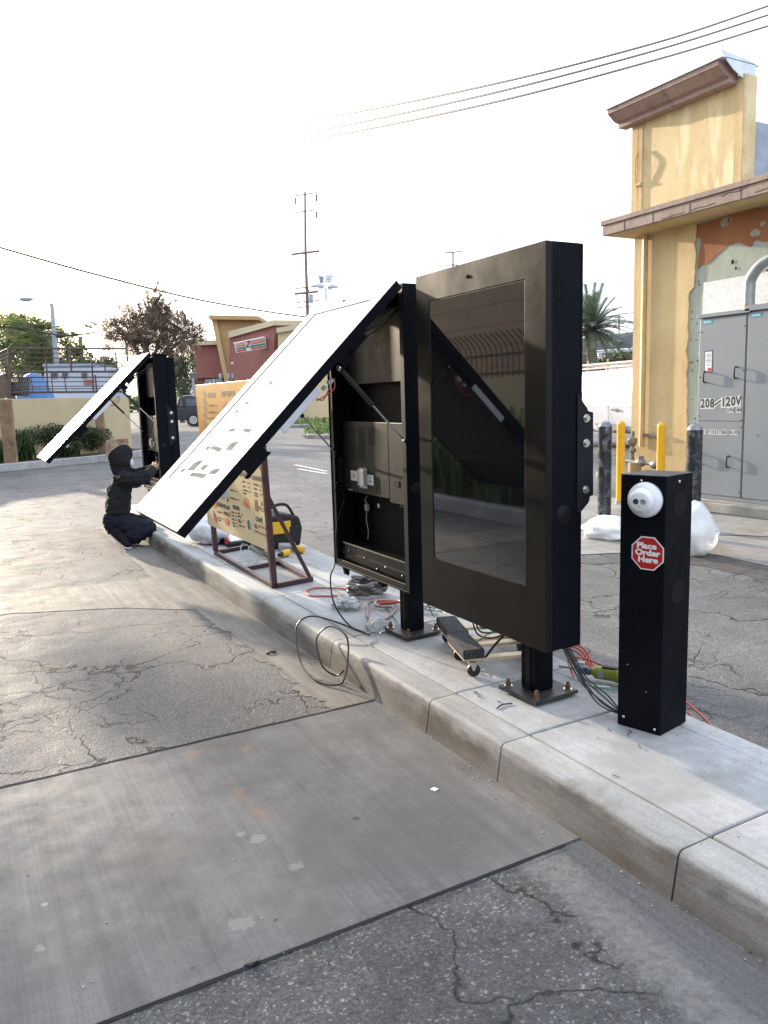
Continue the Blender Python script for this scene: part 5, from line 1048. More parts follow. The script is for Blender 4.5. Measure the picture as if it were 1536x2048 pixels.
def tree(name, label, base, h, trunk_r, blobs, n, size, mat, group=None, limbs=6, seed=1, asp=.5, droop=0, twigs=0, trunk_top=.45):
    rnd = random.Random(seed); base = Vector(base); t = thing(name, label, 'tree', base, group)
    tr = MB(); fork = base + Vector((0, 0, h * trunk_top)); tr.tube([base, base.lerp(fork, .5) + Vector((.05, .03, 0)), fork], [trunk_r, trunk_r * .8, trunk_r * .65], 10)
    tips = []
    for (bx, by, bz, rx, ry, rz) in blobs:
        c = base + Vector((bx, by, bz)); m = fork.lerp(c, .5) + Vector((rnd.uniform(-.3, .3), rnd.uniform(-.3, .3), .3)); tr.tube(spline([fork, m, c], 5), [trunk_r * .45 * (1 - .8 * i / 10) for i in range(11)], 6)
        for k in range(limbs):
            d = Vector((rnd.gauss(0, 1) * rx, rnd.gauss(0, 1) * ry, (abs(rnd.gauss(0, .8)) - .15) * rz)) * .62; tr.tube([m.lerp(c, rnd.random()), c + d * .5, c + d], [trunk_r * .16, trunk_r * .10, trunk_r * .04], 5, False); tips.append((c, c + d, (rx, ry, rz)))
    tr.build('trunk', m_bark, t)
    cr = MB(); wt = [b[3] * b[4] * b[5] for b in blobs]; sw = sum(wt)
    for bl, w_ in zip(blobs, wt):
        c = base + Vector(bl[:3]); k = max(8, int(60 * w_ / sw * len(blobs) / 3) + 10); nn = int(n * w_ / sw / k)
        for _ in range(k):
            d = Vector((rnd.gauss(0, 1), rnd.gauss(0, 1), rnd.gauss(0, 1))).normalized() * (rnd.random() ** .4); cc = (c.x + d.x * bl[3], c.y + d.y * bl[4], c.z + d.z * bl[5]); r = rnd.uniform(.18, .40)
            leaves(cr, cc, nn, size, rnd, .6, (bl[3] * r, bl[4] * r, bl[5] * r), asp, droop)
    if twigs:
        for _ in range(twigs):
            c, tp_, r = rnd.choice(tips); d = (tp_ - c); d.z = abs(d.z) + .4 * r[2]; e = tp_ + d.normalized() * rnd.uniform(.3, .9)
            tw = [tp_, tp_.lerp(e, .5) + Vector((rnd.uniform(-.1, .1),) * 3), e]; cr.tube(tw, [.02, .012, .005], 4, False)
            for q_ in range(14): leaves(cr, tp_.lerp(e, q_ / 14), 2, size, rnd, .5, (.12, .12, .12), asp)
    cr.build('crown', mat, t); return t
def gb(px, py_h, d):       # ground point under picture column px at distance d
    p = at(px, 803, d); return Vector((p.x, p.y, 0))
RX = Vector(R.col[0]); 
def lb(px, py, d, base):   # blob centre relative to base
    p = at(px, py, d) - base; return (p.x, p.y, p.z)
# purple-brown leaved tree behind the cream wall
B0 = gb(305, 0, 36); bl = [(*lb(px, py, 36 + dz, B0), rx, rx, rz) for px, py, rx, rz, dz in ((305, 680, 1.5, 1.2, 0), (255, 672, 1.2, .9, .5), (355, 675, 1.2, .9, -.5), (285, 635, 1.2, .9, 0), (330, 640, 1.0, .9, .6), (305, 610, .8, .7, 0), (230, 650, .7, .6, 0), (385, 665, .7, .55, 0))]
tree('leafy_tree', 'round purple-brown leaved tree rising behind the farthest menu board', B0, 6.5, .22, bl, 42000, .070, m_lf_red, None, 7, 3, .6, 0, 150)
B0 = gb(362, 0, 60); bl = [(*lb(px, py, 60 + dz, B0), rx, rx, rz) for px, py, rx, rz, dz in ((358, 715, 1.1, 1.6, 0), (368, 738, 1.0, 1.9, .5), (352, 755, 1.1, 1.5, 0), (366, 770, .9, 1.5, -1))]
tree('willow_tree', 'pale green drooping tree left of the red store, behind the black car', B0, 5, .2, bl, 9000, .26, m_lf_w, None, 4, 5, .25, 2.2)
tree('leafy_tree', 'tall leafy tree added out of view to shade the near lane', Vector((-4.1, 30, 0)), 8.4, .22, [(0, 0, 6.9, 2.0, 2.0, 1.15), (-.9, .6, 7.6, 1.4, 1.4, .9), (.9, -.5, 7.3, 1.3, 1.3, .9), (-3.2, 1, 7.0, 1.7, 1.6, 1.2)], 15000, .20, m_lf_g, None, 5, 31, .55, .1, 0, .6)  # unseen tree, crown placed so its shade falls on the foreground paving
def fan_palm(label, px, d, top, r, tr_r, seed, group):
    rnd = random.Random(seed); base = gb(px, 0, d); h = at(px, top, d).z; t = thing('palm_tree', label, 'palm', base, group)
    MB().tube([base, base + Vector((.05, 0, h * .5)), base + Vector((0, 0, h))], [tr_r * 1.2, tr_r, tr_r * .8], 10).build('trunk', m_pbark, t)
    c = base + Vector((0, 0, h)); cr = MB()
    for k in range(46):
        az_, el_ = rnd.uniform(0, 6.28), rnd.uniform(-.9, 1.3); d_ = Vector((math.cos(az_) * math.cos(el_), math.sin(az_) * math.cos(el_), math.sin(el_))); L = r * rnd.uniform(.5, .75); hub = c + d_ * L
        cr.tube([c, hub], [.02, .012], 4, False); sd_ = d_.cross(Vector((0, 0, 1))).normalized(); up_ = sd_.cross(d_)
        for j in range(15):
            an = -1.4 + 2.8 * j / 14; e = hub + (d_ * math.cos(an) + sd_ * math.sin(an)) * r * .45 + Vector((0, 0, -.18 * r * rnd.uniform(.4, 1.3))); w_ = up_.cross(e - hub).normalized() * .035; cr.add([hub - w_ * .3, hub + w_ * .3, hub.lerp(e, .6) + w_, e, hub.lerp(e, .6) - w_], [(0, 4, 3, 2, 1)])
    cr.build('crown', m_lf_g, t)
fan_palm('leftmost fan palm behind the stake rails', 22, 40, 700, 2.0, .20, 1, 'fan palms behind the stake rails')
fan_palm('fan palm standing between the leftmost palm and the lamp pole', 62, 44, 708, 1.9, .20, 2, 'fan palms behind the stake rails')
fan_palm('fan palm whose crown overlaps the tall lamp pole', 95, 42, 690, 1.8, .20, 3, 'fan palms behind the stake rails')
B0 = gb(60, 0, 52); bl = [(*lb(px, py, 52 + dz, B0), rx, rx * .7, rz) for px, py, rx, rz, dz in ((10, 665, 1.8, 1.2, 0), (45, 660, 1.6, 1.1, 0), (85, 690, 1.8, 1.4, 1), (120, 700, 1.6, 1.3, 0), (140, 720, 1.4, 1.2, 0), (0, 700, 2, 1.6, 0), (60, 700, 1.8, 1.4, 1))]
tree('leafy_tree', 'wide pale green tree at the left edge, behind the fan palms', B0, 6, .25, bl, 14000, .22, m_lf_g, None, 4, 8, .5, .2)
B0 = gb(190, 0, 50); bl = [(*lb(px, py, 50, B0), 1.3, 1.2, 1.0) for px, py in ((165, 740), (190, 735), (215, 745), (140, 760))]
tree('leafy_tree', 'low olive tree seen through the stake rails left of the purple-brown tree', B0, 4, .15, bl, 6000, .20, m_lf_g, None, 4, 9)
# date palm on the right
rnd = random.Random(12); D1 = 44; base = gb(1185, 0, D1); ct = at(1182, 662, D1); t = thing('date_palm', 'date palm with feathery fronds between the closed menu board and the yellow building', 'palm', base)
b = MB(); pth = [base + (ct - base) * (k / 30) for k in range(31)]; b.tube(pth, [.26 + .028 * (k % 2) + (.12 * max(0, (k - 22) / 8)) for k in range(31)], 14); b.build('trunk', m_pbark, t)
fr = MB()
for k in range(96):
    az_ = rnd.uniform(0, 6.28); el_ = rnd.uniform(-.35, 1.35); L = rnd.uniform(2.3, 3.7); d_ = Vector((math.cos(az_), math.sin(az_), 0)); P0 = ct.copy(); path = []
    for s in range(9): u = s / 8; path.append(P0 + d_ * (L * u * math.cos(el_)) + Vector((0, 0, L * u * math.sin(el_) - (1.0 if el_ < 1 else .5) * u * u * L * .42)))
    fr.tube(path, [.03, .026, .022, .018, .014, .011, .008, .006, .004], 4, False)
    for s in range(30):
        u = .18 + .82 * s / 30; i_ = min(7, int(u * 8)); p = path[i_].lerp(path[i_ + 1], u * 8 - i_); tg_ = (path[i_ + 1] - path[i_]).normalized(); sd_ = tg_.cross(Vector((0, 0, 1))).normalized()
        for sg in (-1, 1):
            e = p + (tg_ * .55 + sd_ * sg * .8 + Vector((0, 0, .25))).normalized() * (.55 * (1 - .5 * u)) ; w_ = tg_ * .036; fr.add([p - w_, p + w_, e], [(0, 1, 2)])
fr.build('fronds', m_palm, t)
rnd = random.Random(4)
# hedge and colonial house far right
D2 = 62
hb_ = MB()
for k in range(30):
    p = at(1130 + k * 5.2, 745 - 6 * math.sin(k * .7) - (10 if k > 18 else 0), D2 - 3); leaves(hb_, p, 130, .34, rnd, .5, (1.2, 1.2, 1.1), .6)
tag(hb_.build('hedge', m_lf_d), 'dark green hedge in front of the far house beside the palm', 'hedge')
th = thing('colonial_house', 'far house with dark shingle roof, dormer and white porch posts behind the hedge', 'house', gb(1210, 0, 75)); D3 = 75
def fq(name, quad, d, back, mt, par_, bevel=0):      # wall-like piece: outline at its distance, given real thickness away from the viewer
    pts = [at(px, py, d + (dd_ if len(q4) > 2 else 0)) for q4 in quad for (px, py, dd_) in [(q4 + (0,))[:3]]]
    fwd_ = Vector((.494, .857, 0)).normalized() * back; return MB().prism(pts, fwd_).build(name, mt, par_, bevel=bevel, fix=True)
m_side_w = M('cream_clapboard', (.40, .35, .27), .8, var=.06); m_roof = M('dark_shingle', (.055, .055, .062), .85, var=.3, vs=3, bump=.5, bs=12); m_trim = M('white_trim', (.66, .68, .70), .6, var=.05); m_shut = M('black_shutter', (.015, .018, .025), .5)
fq('wall', [(1130, 705), (1300, 696), (1300, 800), (1130, 800)], D3, 5, m_side_w, th)
fq('roof', [(1120, 706, -3), (1310, 692, -3), (1310, 658, 2), (1150, 678, 2)], D3 - .5, .3, m_roof, th)
fq('eave', [(1120, 708, -3), (1310, 694.5, -3), (1310, 699, -3), (1120, 712, -3)], D3 - .3, .25, m_trim, th)
for px in (1201, 1239, 1276): fq('porch_post', [(px - 4, 703), (px + 4, 702), (px + 4, 790), (px - 4, 790)], D3 - 2.6, .4, m_trim, th)
for px, wd in ((1187, 9), (1222, 10), (1260, 9)):
    w_ = fq('window', [(px - wd * .6, 712), (px + wd * .6, 712), (px + wd * .6, 745), (px - wd * .6, 745)], D3 - .06, .05, M('window_dark_glass', (.05, .06, .07), .15, var=.1), th)
    for s in (-1, 1): fq('shutter', [(px + s * wd * .65, 712), (px + s * (wd * .65 + 5), 712), (px + s * (wd * .65 + 5), 746), (px + s * wd * .65, 746)], D3 - .1, .04, m_shut, th)
    fq('sash_bar', [(px - wd * .6, 727), (px + wd * .6, 727), (px + wd * .6, 728.5), (px - wd * .6, 728.5)], D3 - .1, .03, m_trim, th)
dmr = fq('dormer', [(1226, 695, -1), (1226, 684, -1), (1230, 680, -1), (1235, 684, -1), (1235, 695, -1)], D3 - 2.2, 3, M('dormer_brown', (.26, .21, .16), .8), th)
fq('dormer_roof', [(1224.5, 684, -1), (1230, 679, -1), (1252, 682.5, 1), (1240, 692, 1), (1235.5, 684, -1)], D3 - 2.3, .2, M('dormer_roof_grey', (.17, .18, .20), .7), th)
for k in range(9):      # clapboards picked out as shadow gaps
    fq('board_gap', [(1130, 712 + k * 4.2), (1300, 703 + k * 4.4), (1300, 703.7 + k * 4.4), (1130, 712.7 + k * 4.2)], D3 - .02, .01, M('board_gap_brown', (.24, .20, .15), .8), th)

# ------------------------------------------------------------------ poles, lamps, overhead wires
m_pole = M('weathered_wood_pole', (.20, .14, .11), .9, var=.2, vs=3); m_ptr = M('pole_grey_metal', (.30, .32, .34), .5, .3, var=.1)
def beam(mb, a, b_, r): mb.tube([a, b_], r, 6)
D4 = 95
tpole = thing('utility_pole', 'tall wooden utility pole with six crossarms rising behind the raised screen door', 'utility pole', gb(613, 0, D4))
MB().tube([gb(617, 0, D4), at(615, 620, D4), at(611, 500, D4), at(610, 384, D4)], [.24, .22, .17, .12], 8).build('pole', m_pole, tpole)
for (xa, ya, xb, yb, r) in ((589, 392, 634, 385, .06), (590, 425, 634, 419.5, .06), (583, 509, 639, 502, .12), (592, 577, 628, 573, .07), (589, 588, 637, 583, .13), (593, 605, 638, 601, .07), (589, 616, 626, 612, .06)):
    cm = MB(); beam(cm, at(xa, ya, D4 - .3), at(xb, yb, D4 - .3), r)
    if r > .1:
        for k in range(6): u = k / 5; p = at(xa + (xb - xa) * u, ya + (yb - ya) * u - 1.5, D4 - .3); cm.tube([p, p + Vector((0, 0, .28))], .05, 6)
    cm.build('crossarm', m_pole, tpole)
for px, py in ((590.5, 396), (633, 389), (633, 424)):
    b = MB()
    for k in range(6): b.cyl(at(px, py + k * 2.3, D4), at(px, py + k * 2.3 + 1.2, D4), .11, 8)
    b.tube([at(px, py - 3, D4), at(px, py + 14, D4)], .03, 5); b.build('insulator_string', M('brown_insulator', (.10, .06, .05), .4), tpole)
MB().cyl(at(622, 589, D4 - .3), at(622, 605, D4 - .3), .26, 12).build('transformer', m_ptr, tpole)
def small_pole(label, px, top, d, arms, lean=0):
    t = thing('utility_pole', label, 'utility pole', gb(px + lean, 0, d)); b = MB().tube([gb(px + lean, 0, d), at(px, top, d)], [.2, .14], 8); b.build('pole', m_pole, t)
    for (dx0, dy0, dx1, dy1) in arms: b = MB(); beam(b, at(px + dx0, top + dy0, d), at(px + dx1, top + dy1, d), .1); beam(b, at(px + dx0, top + dy0, d), at(px + dx0, top + dy0 + 7, d), .05); beam(b, at(px + dx1, top + dy1, d), at(px + dx1, top + dy1 + 7, d), .05); b.build('crossarm', m_pole, t)
small_pole('distant pole top showing above the closed menu board', 906, 503, 130, ((-17, 3, 16, 0), (-16, 27, 10, 27)))
small_pole('distant pole behind the far house roof right of the palm', 1238, 632, 160, ((-9, 4, 11, 3), (-8, 16, 10, 15)))
tl = thing('parking_lot_light', 'pale parking lot light with four lamp heads beside the tall utility pole', 'lot light', gb(652, 0, 60)); m_lamp = M('lamp_housing', (.42, .46, .50), .4, .3)
MB().tube([gb(652, 0, 60), at(651.5, 576, 60)], [.13, .10], 10).build('pole', M('pale_blue_pole', (.42, .48, .56), .4, .2), tl)
for q4 in ([(622, 570), (640, 567), (649, 569), (648, 574), (622, 573)], [(656, 571), (666, 568), (679, 573), (668, 575), (655, 575)]): fq('lamp_head', q4, 60, .5, m_lamp, tl, .03)
fq('lamp_head', [(652, 548), (665, 550), (662, 565), (649, 563)], 60, .12, m_lamp, tl, .02); fq('lamp_head', [(637, 551), (648, 553), (646, 567), (639, 566)], 60.2, .15, M('lamp_housing_dark', (.20, .23, .29), .4), tl, .02)
for k in range(3): fq('lens', [(653 - k, 550.5 + k * 4.3), (663.3 - k * .8, 552 + k * 4.3), (662.9 - k * .8, 554.6 + k * 4.3), (652.6 - k, 553 + k * 4.3)], 59.9, .03, m_white, tl)
for q4 in ([(636, 572.5), (646, 573), (645, 577.5), (638, 577)], [(655, 574.5), (665, 574.5), (663, 579.5), (656, 579)]): fq('lens', q4, 60.1, .2, m_tag, tl)
D5 = 40
ts_ = thing('street_lamp', 'tall grey street lamp with a long arm above the left trees', 'street lamp', gb(110, 0, D5)); MB().tube([gb(118, 0, D5), at(110, 690, D5), at(103.5, 608, D5)], [.17, .13, .10], 10).build('pole', m_ptr, ts_)
MB().tube(spline([at(103.5, 612, D5), at(88, 602, D5), at(60, 598, D5)]), .035, 6).build('arm', M('pale_arm', (.5, .52, .54), .4), ts_); MB().blob(at(52, 598.5, D5), (.38, .12, .07), 12, frame_mx((0, 0, 0), RX, (0, 0, 1)).to_3x3().to_4x4()).build('lamp_head', m_ptr, ts_)
small_pole('thin distant pole right of the grey street lamp', 160.5, 673, 55, (), 5)
tag(MB().blob(at(119, 671.5, 39), (.22, .12, .085), 12, frame_mx((0, 0, 0), RX, (0, 0, 1)).to_3x3().to_4x4()).build('cable_closure', M('dark_red_box', (.05, .025, .022), .6)), 'dark splice box hanging from the wires beside the grey street lamp', 'splice box')
m_wr = M('overhead_wire_black', (.035, .033, .033), .6, var=0)
for i, (pts, lab) in enumerate(((((1620, -18), (1536, 12), (1300, 89), (1000, 165.5), (760, 215), (600, 243), (405, 279), (200, 303)), 'highest of the three power lines crossing the sky'), (((1620, 2), (1536, 30), (1300, 104), (1000, 183), (760, 236), (600, 266), (400, 296), (200, 319)), 'middle of the three power lines crossing the sky'), (((1620, 25), (1536, 52), (1300, 123), (1000, 202), (760, 253), (600, 281), (400, 308), (200, 330)), 'lowest of the three power lines crossing the sky'))):
    dd_ = [19, 20, 24, 31, 42, 55, 90, 170]; P_ = [at(px, py, d) for (px, py), d in zip(pts, dd_)]; n_ = len(spline(P_, 6)); tag(MB().tube(spline(P_, 6), [.018 + .075 * (k / n_) ** 1.4 for k in range(n_)], 6).build('power_line', m_wr), lab, 'power line', 'three power lines across the sky')
tag(MB().tube(spline([at(-60, 478, 30), at(0, 495, 32), at(200, 551, 42), at(400, 600, 60), at(540, 624, 82), at(612, 634, 94)], 6), [.032 + .0018 * k for k in range(31)], 6).build('power_line', m_wr), 'single wire sloping from the left edge to the utility pole', 'power line')
for i, (pts, lab) in enumerate((((( -20, 653), (30, 656), (70, 662), (112, 669), (150, 670), (190, 665)), 'thick sagging wire crossing the grey street lamp at splice box height'), (((-20, 650), (60, 657), (108, 664), (200, 671)), 'thin wire just above the thick sagging wire'), (((-20, 640), (30, 645), (110, 655)), 'topmost thin wire in front of the left trees'))):
    tag(MB().tube(spline([at(px, py, 39.4) for px, py in pts], 6), (.035, .015, .012)[i], 6).build('cable', m_wr), lab, 'wire')

# ------------------------------------------------------------------ cream wall, planter, kerb on the far left
m_crw = M('cream_wall_paint', (.47, .38, .23), .8, var=.06, vs=1.2, bump=.4, bs=30, bd=.01)
m_tim = M('weathered_timber', (.25, .165, .095), .85, var=.35, vs=4, bump=1, bs=14, bd=.02); m_soil = M('planter_soil', (.07, .045, .03), .95, var=.4, vs=9, bump=1, bs=25, bd=.03)
kline = [Vector((-1.50, -6, 0)), Vector((-1.50, 12, 0)), Vector((-1.1, 15.0, 0)), G(0, 945), G(200, 925.5), G(275, 915.5), G(345, 905)]
ktop = struct(bpy.data.objects.new('lane_kerb', None)); C.objects.link(ktop)
off = lambda p, q_, o: Vector((p.x, p.y, 0)) + Vector((-(q_ - p).y, (q_ - p).x, 0)).normalized() * o
nrm = []
for i in range(len(kline)):
    a, b_ = kline[max(0, i - 1)], kline[min(len(kline) - 1, i + 1)]; nrm.append(Vector((-(b_ - a).y, (b_ - a).x, 0)).normalized())
def band(name, o0, o1, z0, z1, mt, par_, bevel=0, seg=True):
    for i in range(len(kline) - 1):
        n = max(1, int((kline[i + 1] - kline[i]).length / 2.6)) if seg else 1
        for k in range(n):
            p = kline[i].lerp(kline[i + 1], k / n); q_ = kline[i].lerp(kline[i + 1], (k + 1) / n - (.004 if seg else 0)); na = nrm[i].lerp(nrm[i + 1], k / n); nb = nrm[i].lerp(nrm[i + 1], (k + 1) / n)
            pts = [p + na * o0, q_ + nb * o0, q_ + nb * o1, p + na * o1]; ob = MB().prism([(v.x, v.y, z0) for v in pts], (0, 0, z1 - z0)).build(name, mt, par_, bevel=bevel)
            if par_ is None: struct(ob)
band('kerb_segment', 0, .17, 0, .19, m_isl, ktop, .015)
band('planter_bed', .172, 1.35, 0, .15, m_soil, None, 0, False)
tw = thing('cream_wall', 'low cream stucco wall behind the planting at the far left', 'wall', (kline[3] + nrm[3] * 1.4)); band('wall_section', 1.36, 1.56, 0, 1.72, m_crw, tw, .004, False)
w_end = kline[-1] + nrm[-1] * 1.36
def timber(px, py, wd, label, d, h):
    p = at(px, py, d); b = MB(); c = Vector((p.x, p.y, 0)); b.prism([c + RX * s * wd / 2 + Vector((0, 0, 0)) for s in (-1, 1)] + [c + RX * s * wd / 2 + Vector((.05, .09, 0)) for s in (1, -1)], (.0, 0, h)); return tag(b.build('timber_post', m_tim, bevel=.01), label, 'post', 'timber posts against the cream wall')
timber(13, 850, .30, 'wide weathered timber post at the left edge of the cream wall', 18.6, 1.70); timber(199, 850, .24, 'weathered timber post against the cream wall behind the shrubs', 22.0, 1.74)
pbd = at(233, 895, 20.3); c = Vector((pbd.x, pbd.y, .15)); tag(MB().prism([c - RX * .28, c + RX * .30, c + RX * .30 + Vector((.02, .05, .48)), c - RX * .26 + Vector((.02, .05, .44))], (.01, .02, 0)).build('plywood_board', M('stained_plywood', (.32, .24, .16), .8, var=.2, vs=10, dirt=(.13, .06, .03))), 'small stained plywood board leaning on the cream wall', 'board')
# shrubs
def strap_plant(label, c, r, h, n, seed, mt=m_grs, name='strap_leaf_plant', group=None, wd=.022):
    rnd = random.Random(seed); b = MB(); c = Vector(c)
    for k in range(n):
        an = rnd.uniform(0, 6.28); out_ = r * rnd.uniform(.25, 1); hh = h * rnd.uniform(.55, 1.05); s0 = c + Vector((rnd.gauss(0, r * .22), rnd.gauss(0, r * .22), 0)); d = Vector((math.cos(an), math.sin(an), 0)); sd_ = Vector((-d.y, d.x, 0)) * wd * .5
        p = [s0, s0 + d * out_ * .35 + Vector((0, 0, hh * .65)), s0 + d * out_ * .75 + Vector((0, 0, hh)), s0 + d * out_ * 1.15 + Vector((0, 0, hh * rnd.uniform(.5, .95)))]
        b.add([p[0] - sd_, p[0] + sd_, p[1] + sd_, p[2] + sd_ * .7, p[3], p[2] - sd_ * .7, p[1] - sd_], [(0, 1, 2, 6), (6, 2, 3, 5), (5, 3, 4)])
    return tag(b.build(name, mt), label, 'plant', group)
def shrub(label, c, r, h, n, seed, mt, size=.05, group=None):
    rnd = random.Random(seed); t = thing('shrub', label, 'shrub', c, group); c = Vector(c); b = MB()
    for k in range(12):
        d = Vector((max(-.6, min(.6, rnd.gauss(0, .45))) * r, max(-.6, min(.6, rnd.gauss(0, .45))) * r, rnd.uniform(.28, .72) * h)); leaves(b, c + d, n // 12, size, rnd, .5, (r * .6, r * .6, h * .34), .5)
    b.build('foliage', mt, t); s = MB()
    for k in range(9): e = c + Vector((rnd.gauss(0, .4) * r, rnd.gauss(0, .4) * r, h * .6)); s.tube([c, e], [.012, .005], 5)
    s.build('stem', m_bark, t)
def pl(px, py): return G(px, py, .15)
strap_plant('bright green spiky tuft at the left frame edge', pl(14, 924), .42, .60, 420, 1, mat_leaf('fresh_strap_leaves', [(.04, .08, .02), (.07, .14, .035), (.12, .18, .05)], .4, .4))
strap_plant('dark green strap leaf clump between the tuft and the round shrub', pl(50, 920), .45, .78, 420, 2)
shrub('olive green shrub half hidden behind the raised far door', pl(95, 914), .72, .95, 17000, 3, m_lf_d, .065, 'round shrubs by the cream wall')
shrub('round olive shrub right of the raised far door by the timber post', pl(163, 908), .72, .90, 17000, 4, m_lf_d, .065, 'round shrubs by the cream wall')
strap_plant('low yellow-green strap plants under the olive shrubs', pl(135, 913), .60, .40, 300, 6)

# stake-sided trailer, tarp, camper behind the wall
D6 = 26
tt = thing('stake_trailer', 'brown steel stake-sided trailer behind the cream wall', 'trailer', gb(130, 0, D6)); m_st = M('brown_steel_rail', (.065, .042, .035), .6, var=.3, vs=8)
def rail(ax, ay, bx, by, r, d0=D6, d1=D6, nm='rail'): MB().tube([at(ax, ay, d0), at(bx, by, d1)], r, 6).build(nm, m_st, tt)
for ya, yb, r in ((697, 697.5, .032), (706, 706, .014), (716, 716, .018), (725, 725.5, .014), (734, 734, .014), (744, 743, .034), (755, 754, .022), (764, 763, .014), (773, 772, .014), (778, 777, .014), (785, 783, .034)): rail(15, ya, 253, yb, r)
for px, y0_, y1_, r in ((17, 697, 792, .045), (139, 697, 745, .035), (253, 697, 745, .03), (183, 718, 785, .03), (92, 718, 785, .028), (62, 757, 785, .018), (102, 745, 785, .018), (129, 755, 785, .018), (207, 712, 745, .025), (231, 706, 745, .025), (190, 750, 785, .03)): rail(px, y0_, px + 4, y1_, r, nm='stake')
for k in range(7): rail(16, 697 + k * 8.3, -40, 722 + k * 8, .018, D6, D6 + 3)
rail(4, 702, 8, 755, .02, D6 + .7, D6 + .7, 'stake'); fq('side_panel', [(17, 745), (22, 795), (-40, 800), (-40, 762)], D6 + .3, .05, M('brown_plank_side', (.12, .08, .055), .8, var=.3, vs=9), tt)
b = MB()
for k in range(60): x = 24 + k * 4; b.tube([at(x, 745, D6 + .05), at(x + 14, 788, D6 + .05)], .004, 3, False); b.tube([at(x + 14, 745, D6 + .05), at(x, 788, D6 + .05)], .004, 3, False)
struct(b.build('wire_mesh', M('pale_mesh_wire', (.30, .31, .33), .5, .3), tt), 'stuff')
fq('corner_box', [(24, 755), (46, 755), (44, 792), (22, 792)], D6 + .1, .5, M('dark_corner_box', (.045, .035, .032), .7), tt)
text('lettering', 'RO', frame_mx(at(29, 761, D6 - .02), RX, (0, 0, 1)), .16, M('yellow_stencil', (.60, .48, .25), .6, var=0), tt, .001, .004)
tarp = MB(); p = gb(70, 0, 30); tarp.lathe([(.72, 1.0), (.70, 1.9), (.56, 2.2), (.42, 2.55), (.30, 2.72), (.12, 2.80), (0, 2.82)], Matrix.Translation(p), 14)
for i, v in enumerate(tarp.v): tarp.v[i] = v + Vector((noise.noise(v * 3), noise.noise(v * 3 + Vector((5, 0, 0))), 0)) * .10
tag(tarp.build('blue_tarp', M('blue_tarp', (.07, .19, .42), .5, var=.25, vs=5, bump=.6, bs=6, bd=.1)), 'bright blue tarp heaped up behind the trailer rails', 'tarp')
tcp = thing('camper', 'pale grey camper with dark window stripe behind the trailer rails', 'camper', gb(150, 0, 34))
fq('body', [(88, 733), (185, 731), (215, 735), (218, 800), (86, 800)], 34, 2.2, M('camper_grey', (.42, .46, .52), .5, var=.08), tcp, .05); fq('roof_band', [(84, 728), (190, 727), (188, 732), (86, 734)], 33.9, 2.4, M('camper_blue_grey', (.22, .27, .34), .5), tcp, .02)
for px in (104, 124, 163): fq('window', [(px, 746), (px + 11, 746), (px + 11, 756), (px, 756)], 33.95, .03, M('window_dark_glass'), tcp)
fq('red_stripe', [(168, 759), (186, 759), (186, 770), (168, 770)], 33.95, .03, M('faded_red', (.28, .08, .06), .6), tcp)
# low far hedge/buildings beyond to close the horizon
thz = MB(); rnd = random.Random(9)
for k in range(60):
    p = at(-60 + k * 26, 800, 150); p.z = rnd.uniform(1.2, 2.6); leaves(thz, p, 60, 1.3, rnd, .5, (3.2, 3.2, 2.2), .7)
struct(thz.build('far_trees', m_lf_g), 'stuff')
thw = MB(); 
for k in range(12): p = at(1090 + k * 16, 803, 105); p.z = 2; leaves(thw, p, 70, 1.0, rnd, .5, (2.5, 2.5, 2.4), .7)
struct(thw.build('far_shrubbery', m_lf_d), 'stuff')

# ------------------------------------------------------------------ red and tan store in the distance
tsr = thing('convenience_store', 'red and tan convenience store with striped sign and flared tan tower', 'store', gb(500, 0, 66))
m_rw = M('red_brown_siding', (.225, .078, .058), .75, var=.12, vs=3, bump=.4, bs=6, bd=.02); m_tan = M('tan_tower_stucco', (.40, .25, .11), .8, var=.08, vs=2); m_cop = M('cream_coping', (.46, .38, .25), .7, var=.06); m_ctan = M('cream_store_wall', (.50, .40, .23), .8, var=.05)
D7 = 66
fq('left_wing', [(379, 690), (433, 689), (448, 755), (386, 757)], D7 + 3, 8, m_rw, tsr); fq('coping', [(373, 682, -.5), (434, 680, -.5), (434, 689, -.5), (375, 691, -.5)], D7 + 3, 9, m_cop, tsr)
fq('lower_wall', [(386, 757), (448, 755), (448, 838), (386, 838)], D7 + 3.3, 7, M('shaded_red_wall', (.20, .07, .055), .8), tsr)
fq('red_wall', [(459, 676, 0), (549, 651, -6), (549, 835, -6), (459, 835, 0)], D7 + 1, .3, m_rw, tsr); fq('red_wall', [(549, 651, -6), (640, 651, -2), (640, 835, -2), (549, 835, -6)], D7 + 1.02, .3, m_rw, tsr)
fq('coping', [(456, 663, 0), (547, 640, -6), (547, 650.5, -6), (457, 676, 0)], D7 + .6, .7, m_cop, tsr); fq('coping', [(547, 640, -6), (642, 641, -2), (642, 650.5, -2), (547, 650.5, -6)], D7 + .62, .7, m_cop, tsr)
fq('right_wing', [(556, 662), (700, 640), (700, 838), (556, 838)], D7 - 7, 4, m_ctan, tsr); fq('coping', [(553, 656), (702, 630), (702, 640), (553, 666)], D7 - 7.3, 4.6, m_cop, tsr)
fq('tower_wall', [(423, 638), (514, 640), (514, 835), (452, 835), (451, 772)], D7 + 1.6, 3, m_tan, tsr)
fq('tower_edge', [(423, 638), (433, 638), (463, 790), (463, 835), (452, 835), (451, 772)], D7 + 1.3, .28, M('tan_tower_sunlit_side', (.46, .31, .15), .8), tsr)  # the tower's lit side face put into a lighter tan
fq('tower_cap', [(417, 630), (517, 632), (517, 640), (418, 638.5)], D7 + .7, 4.5, m_tan, tsr, .02)
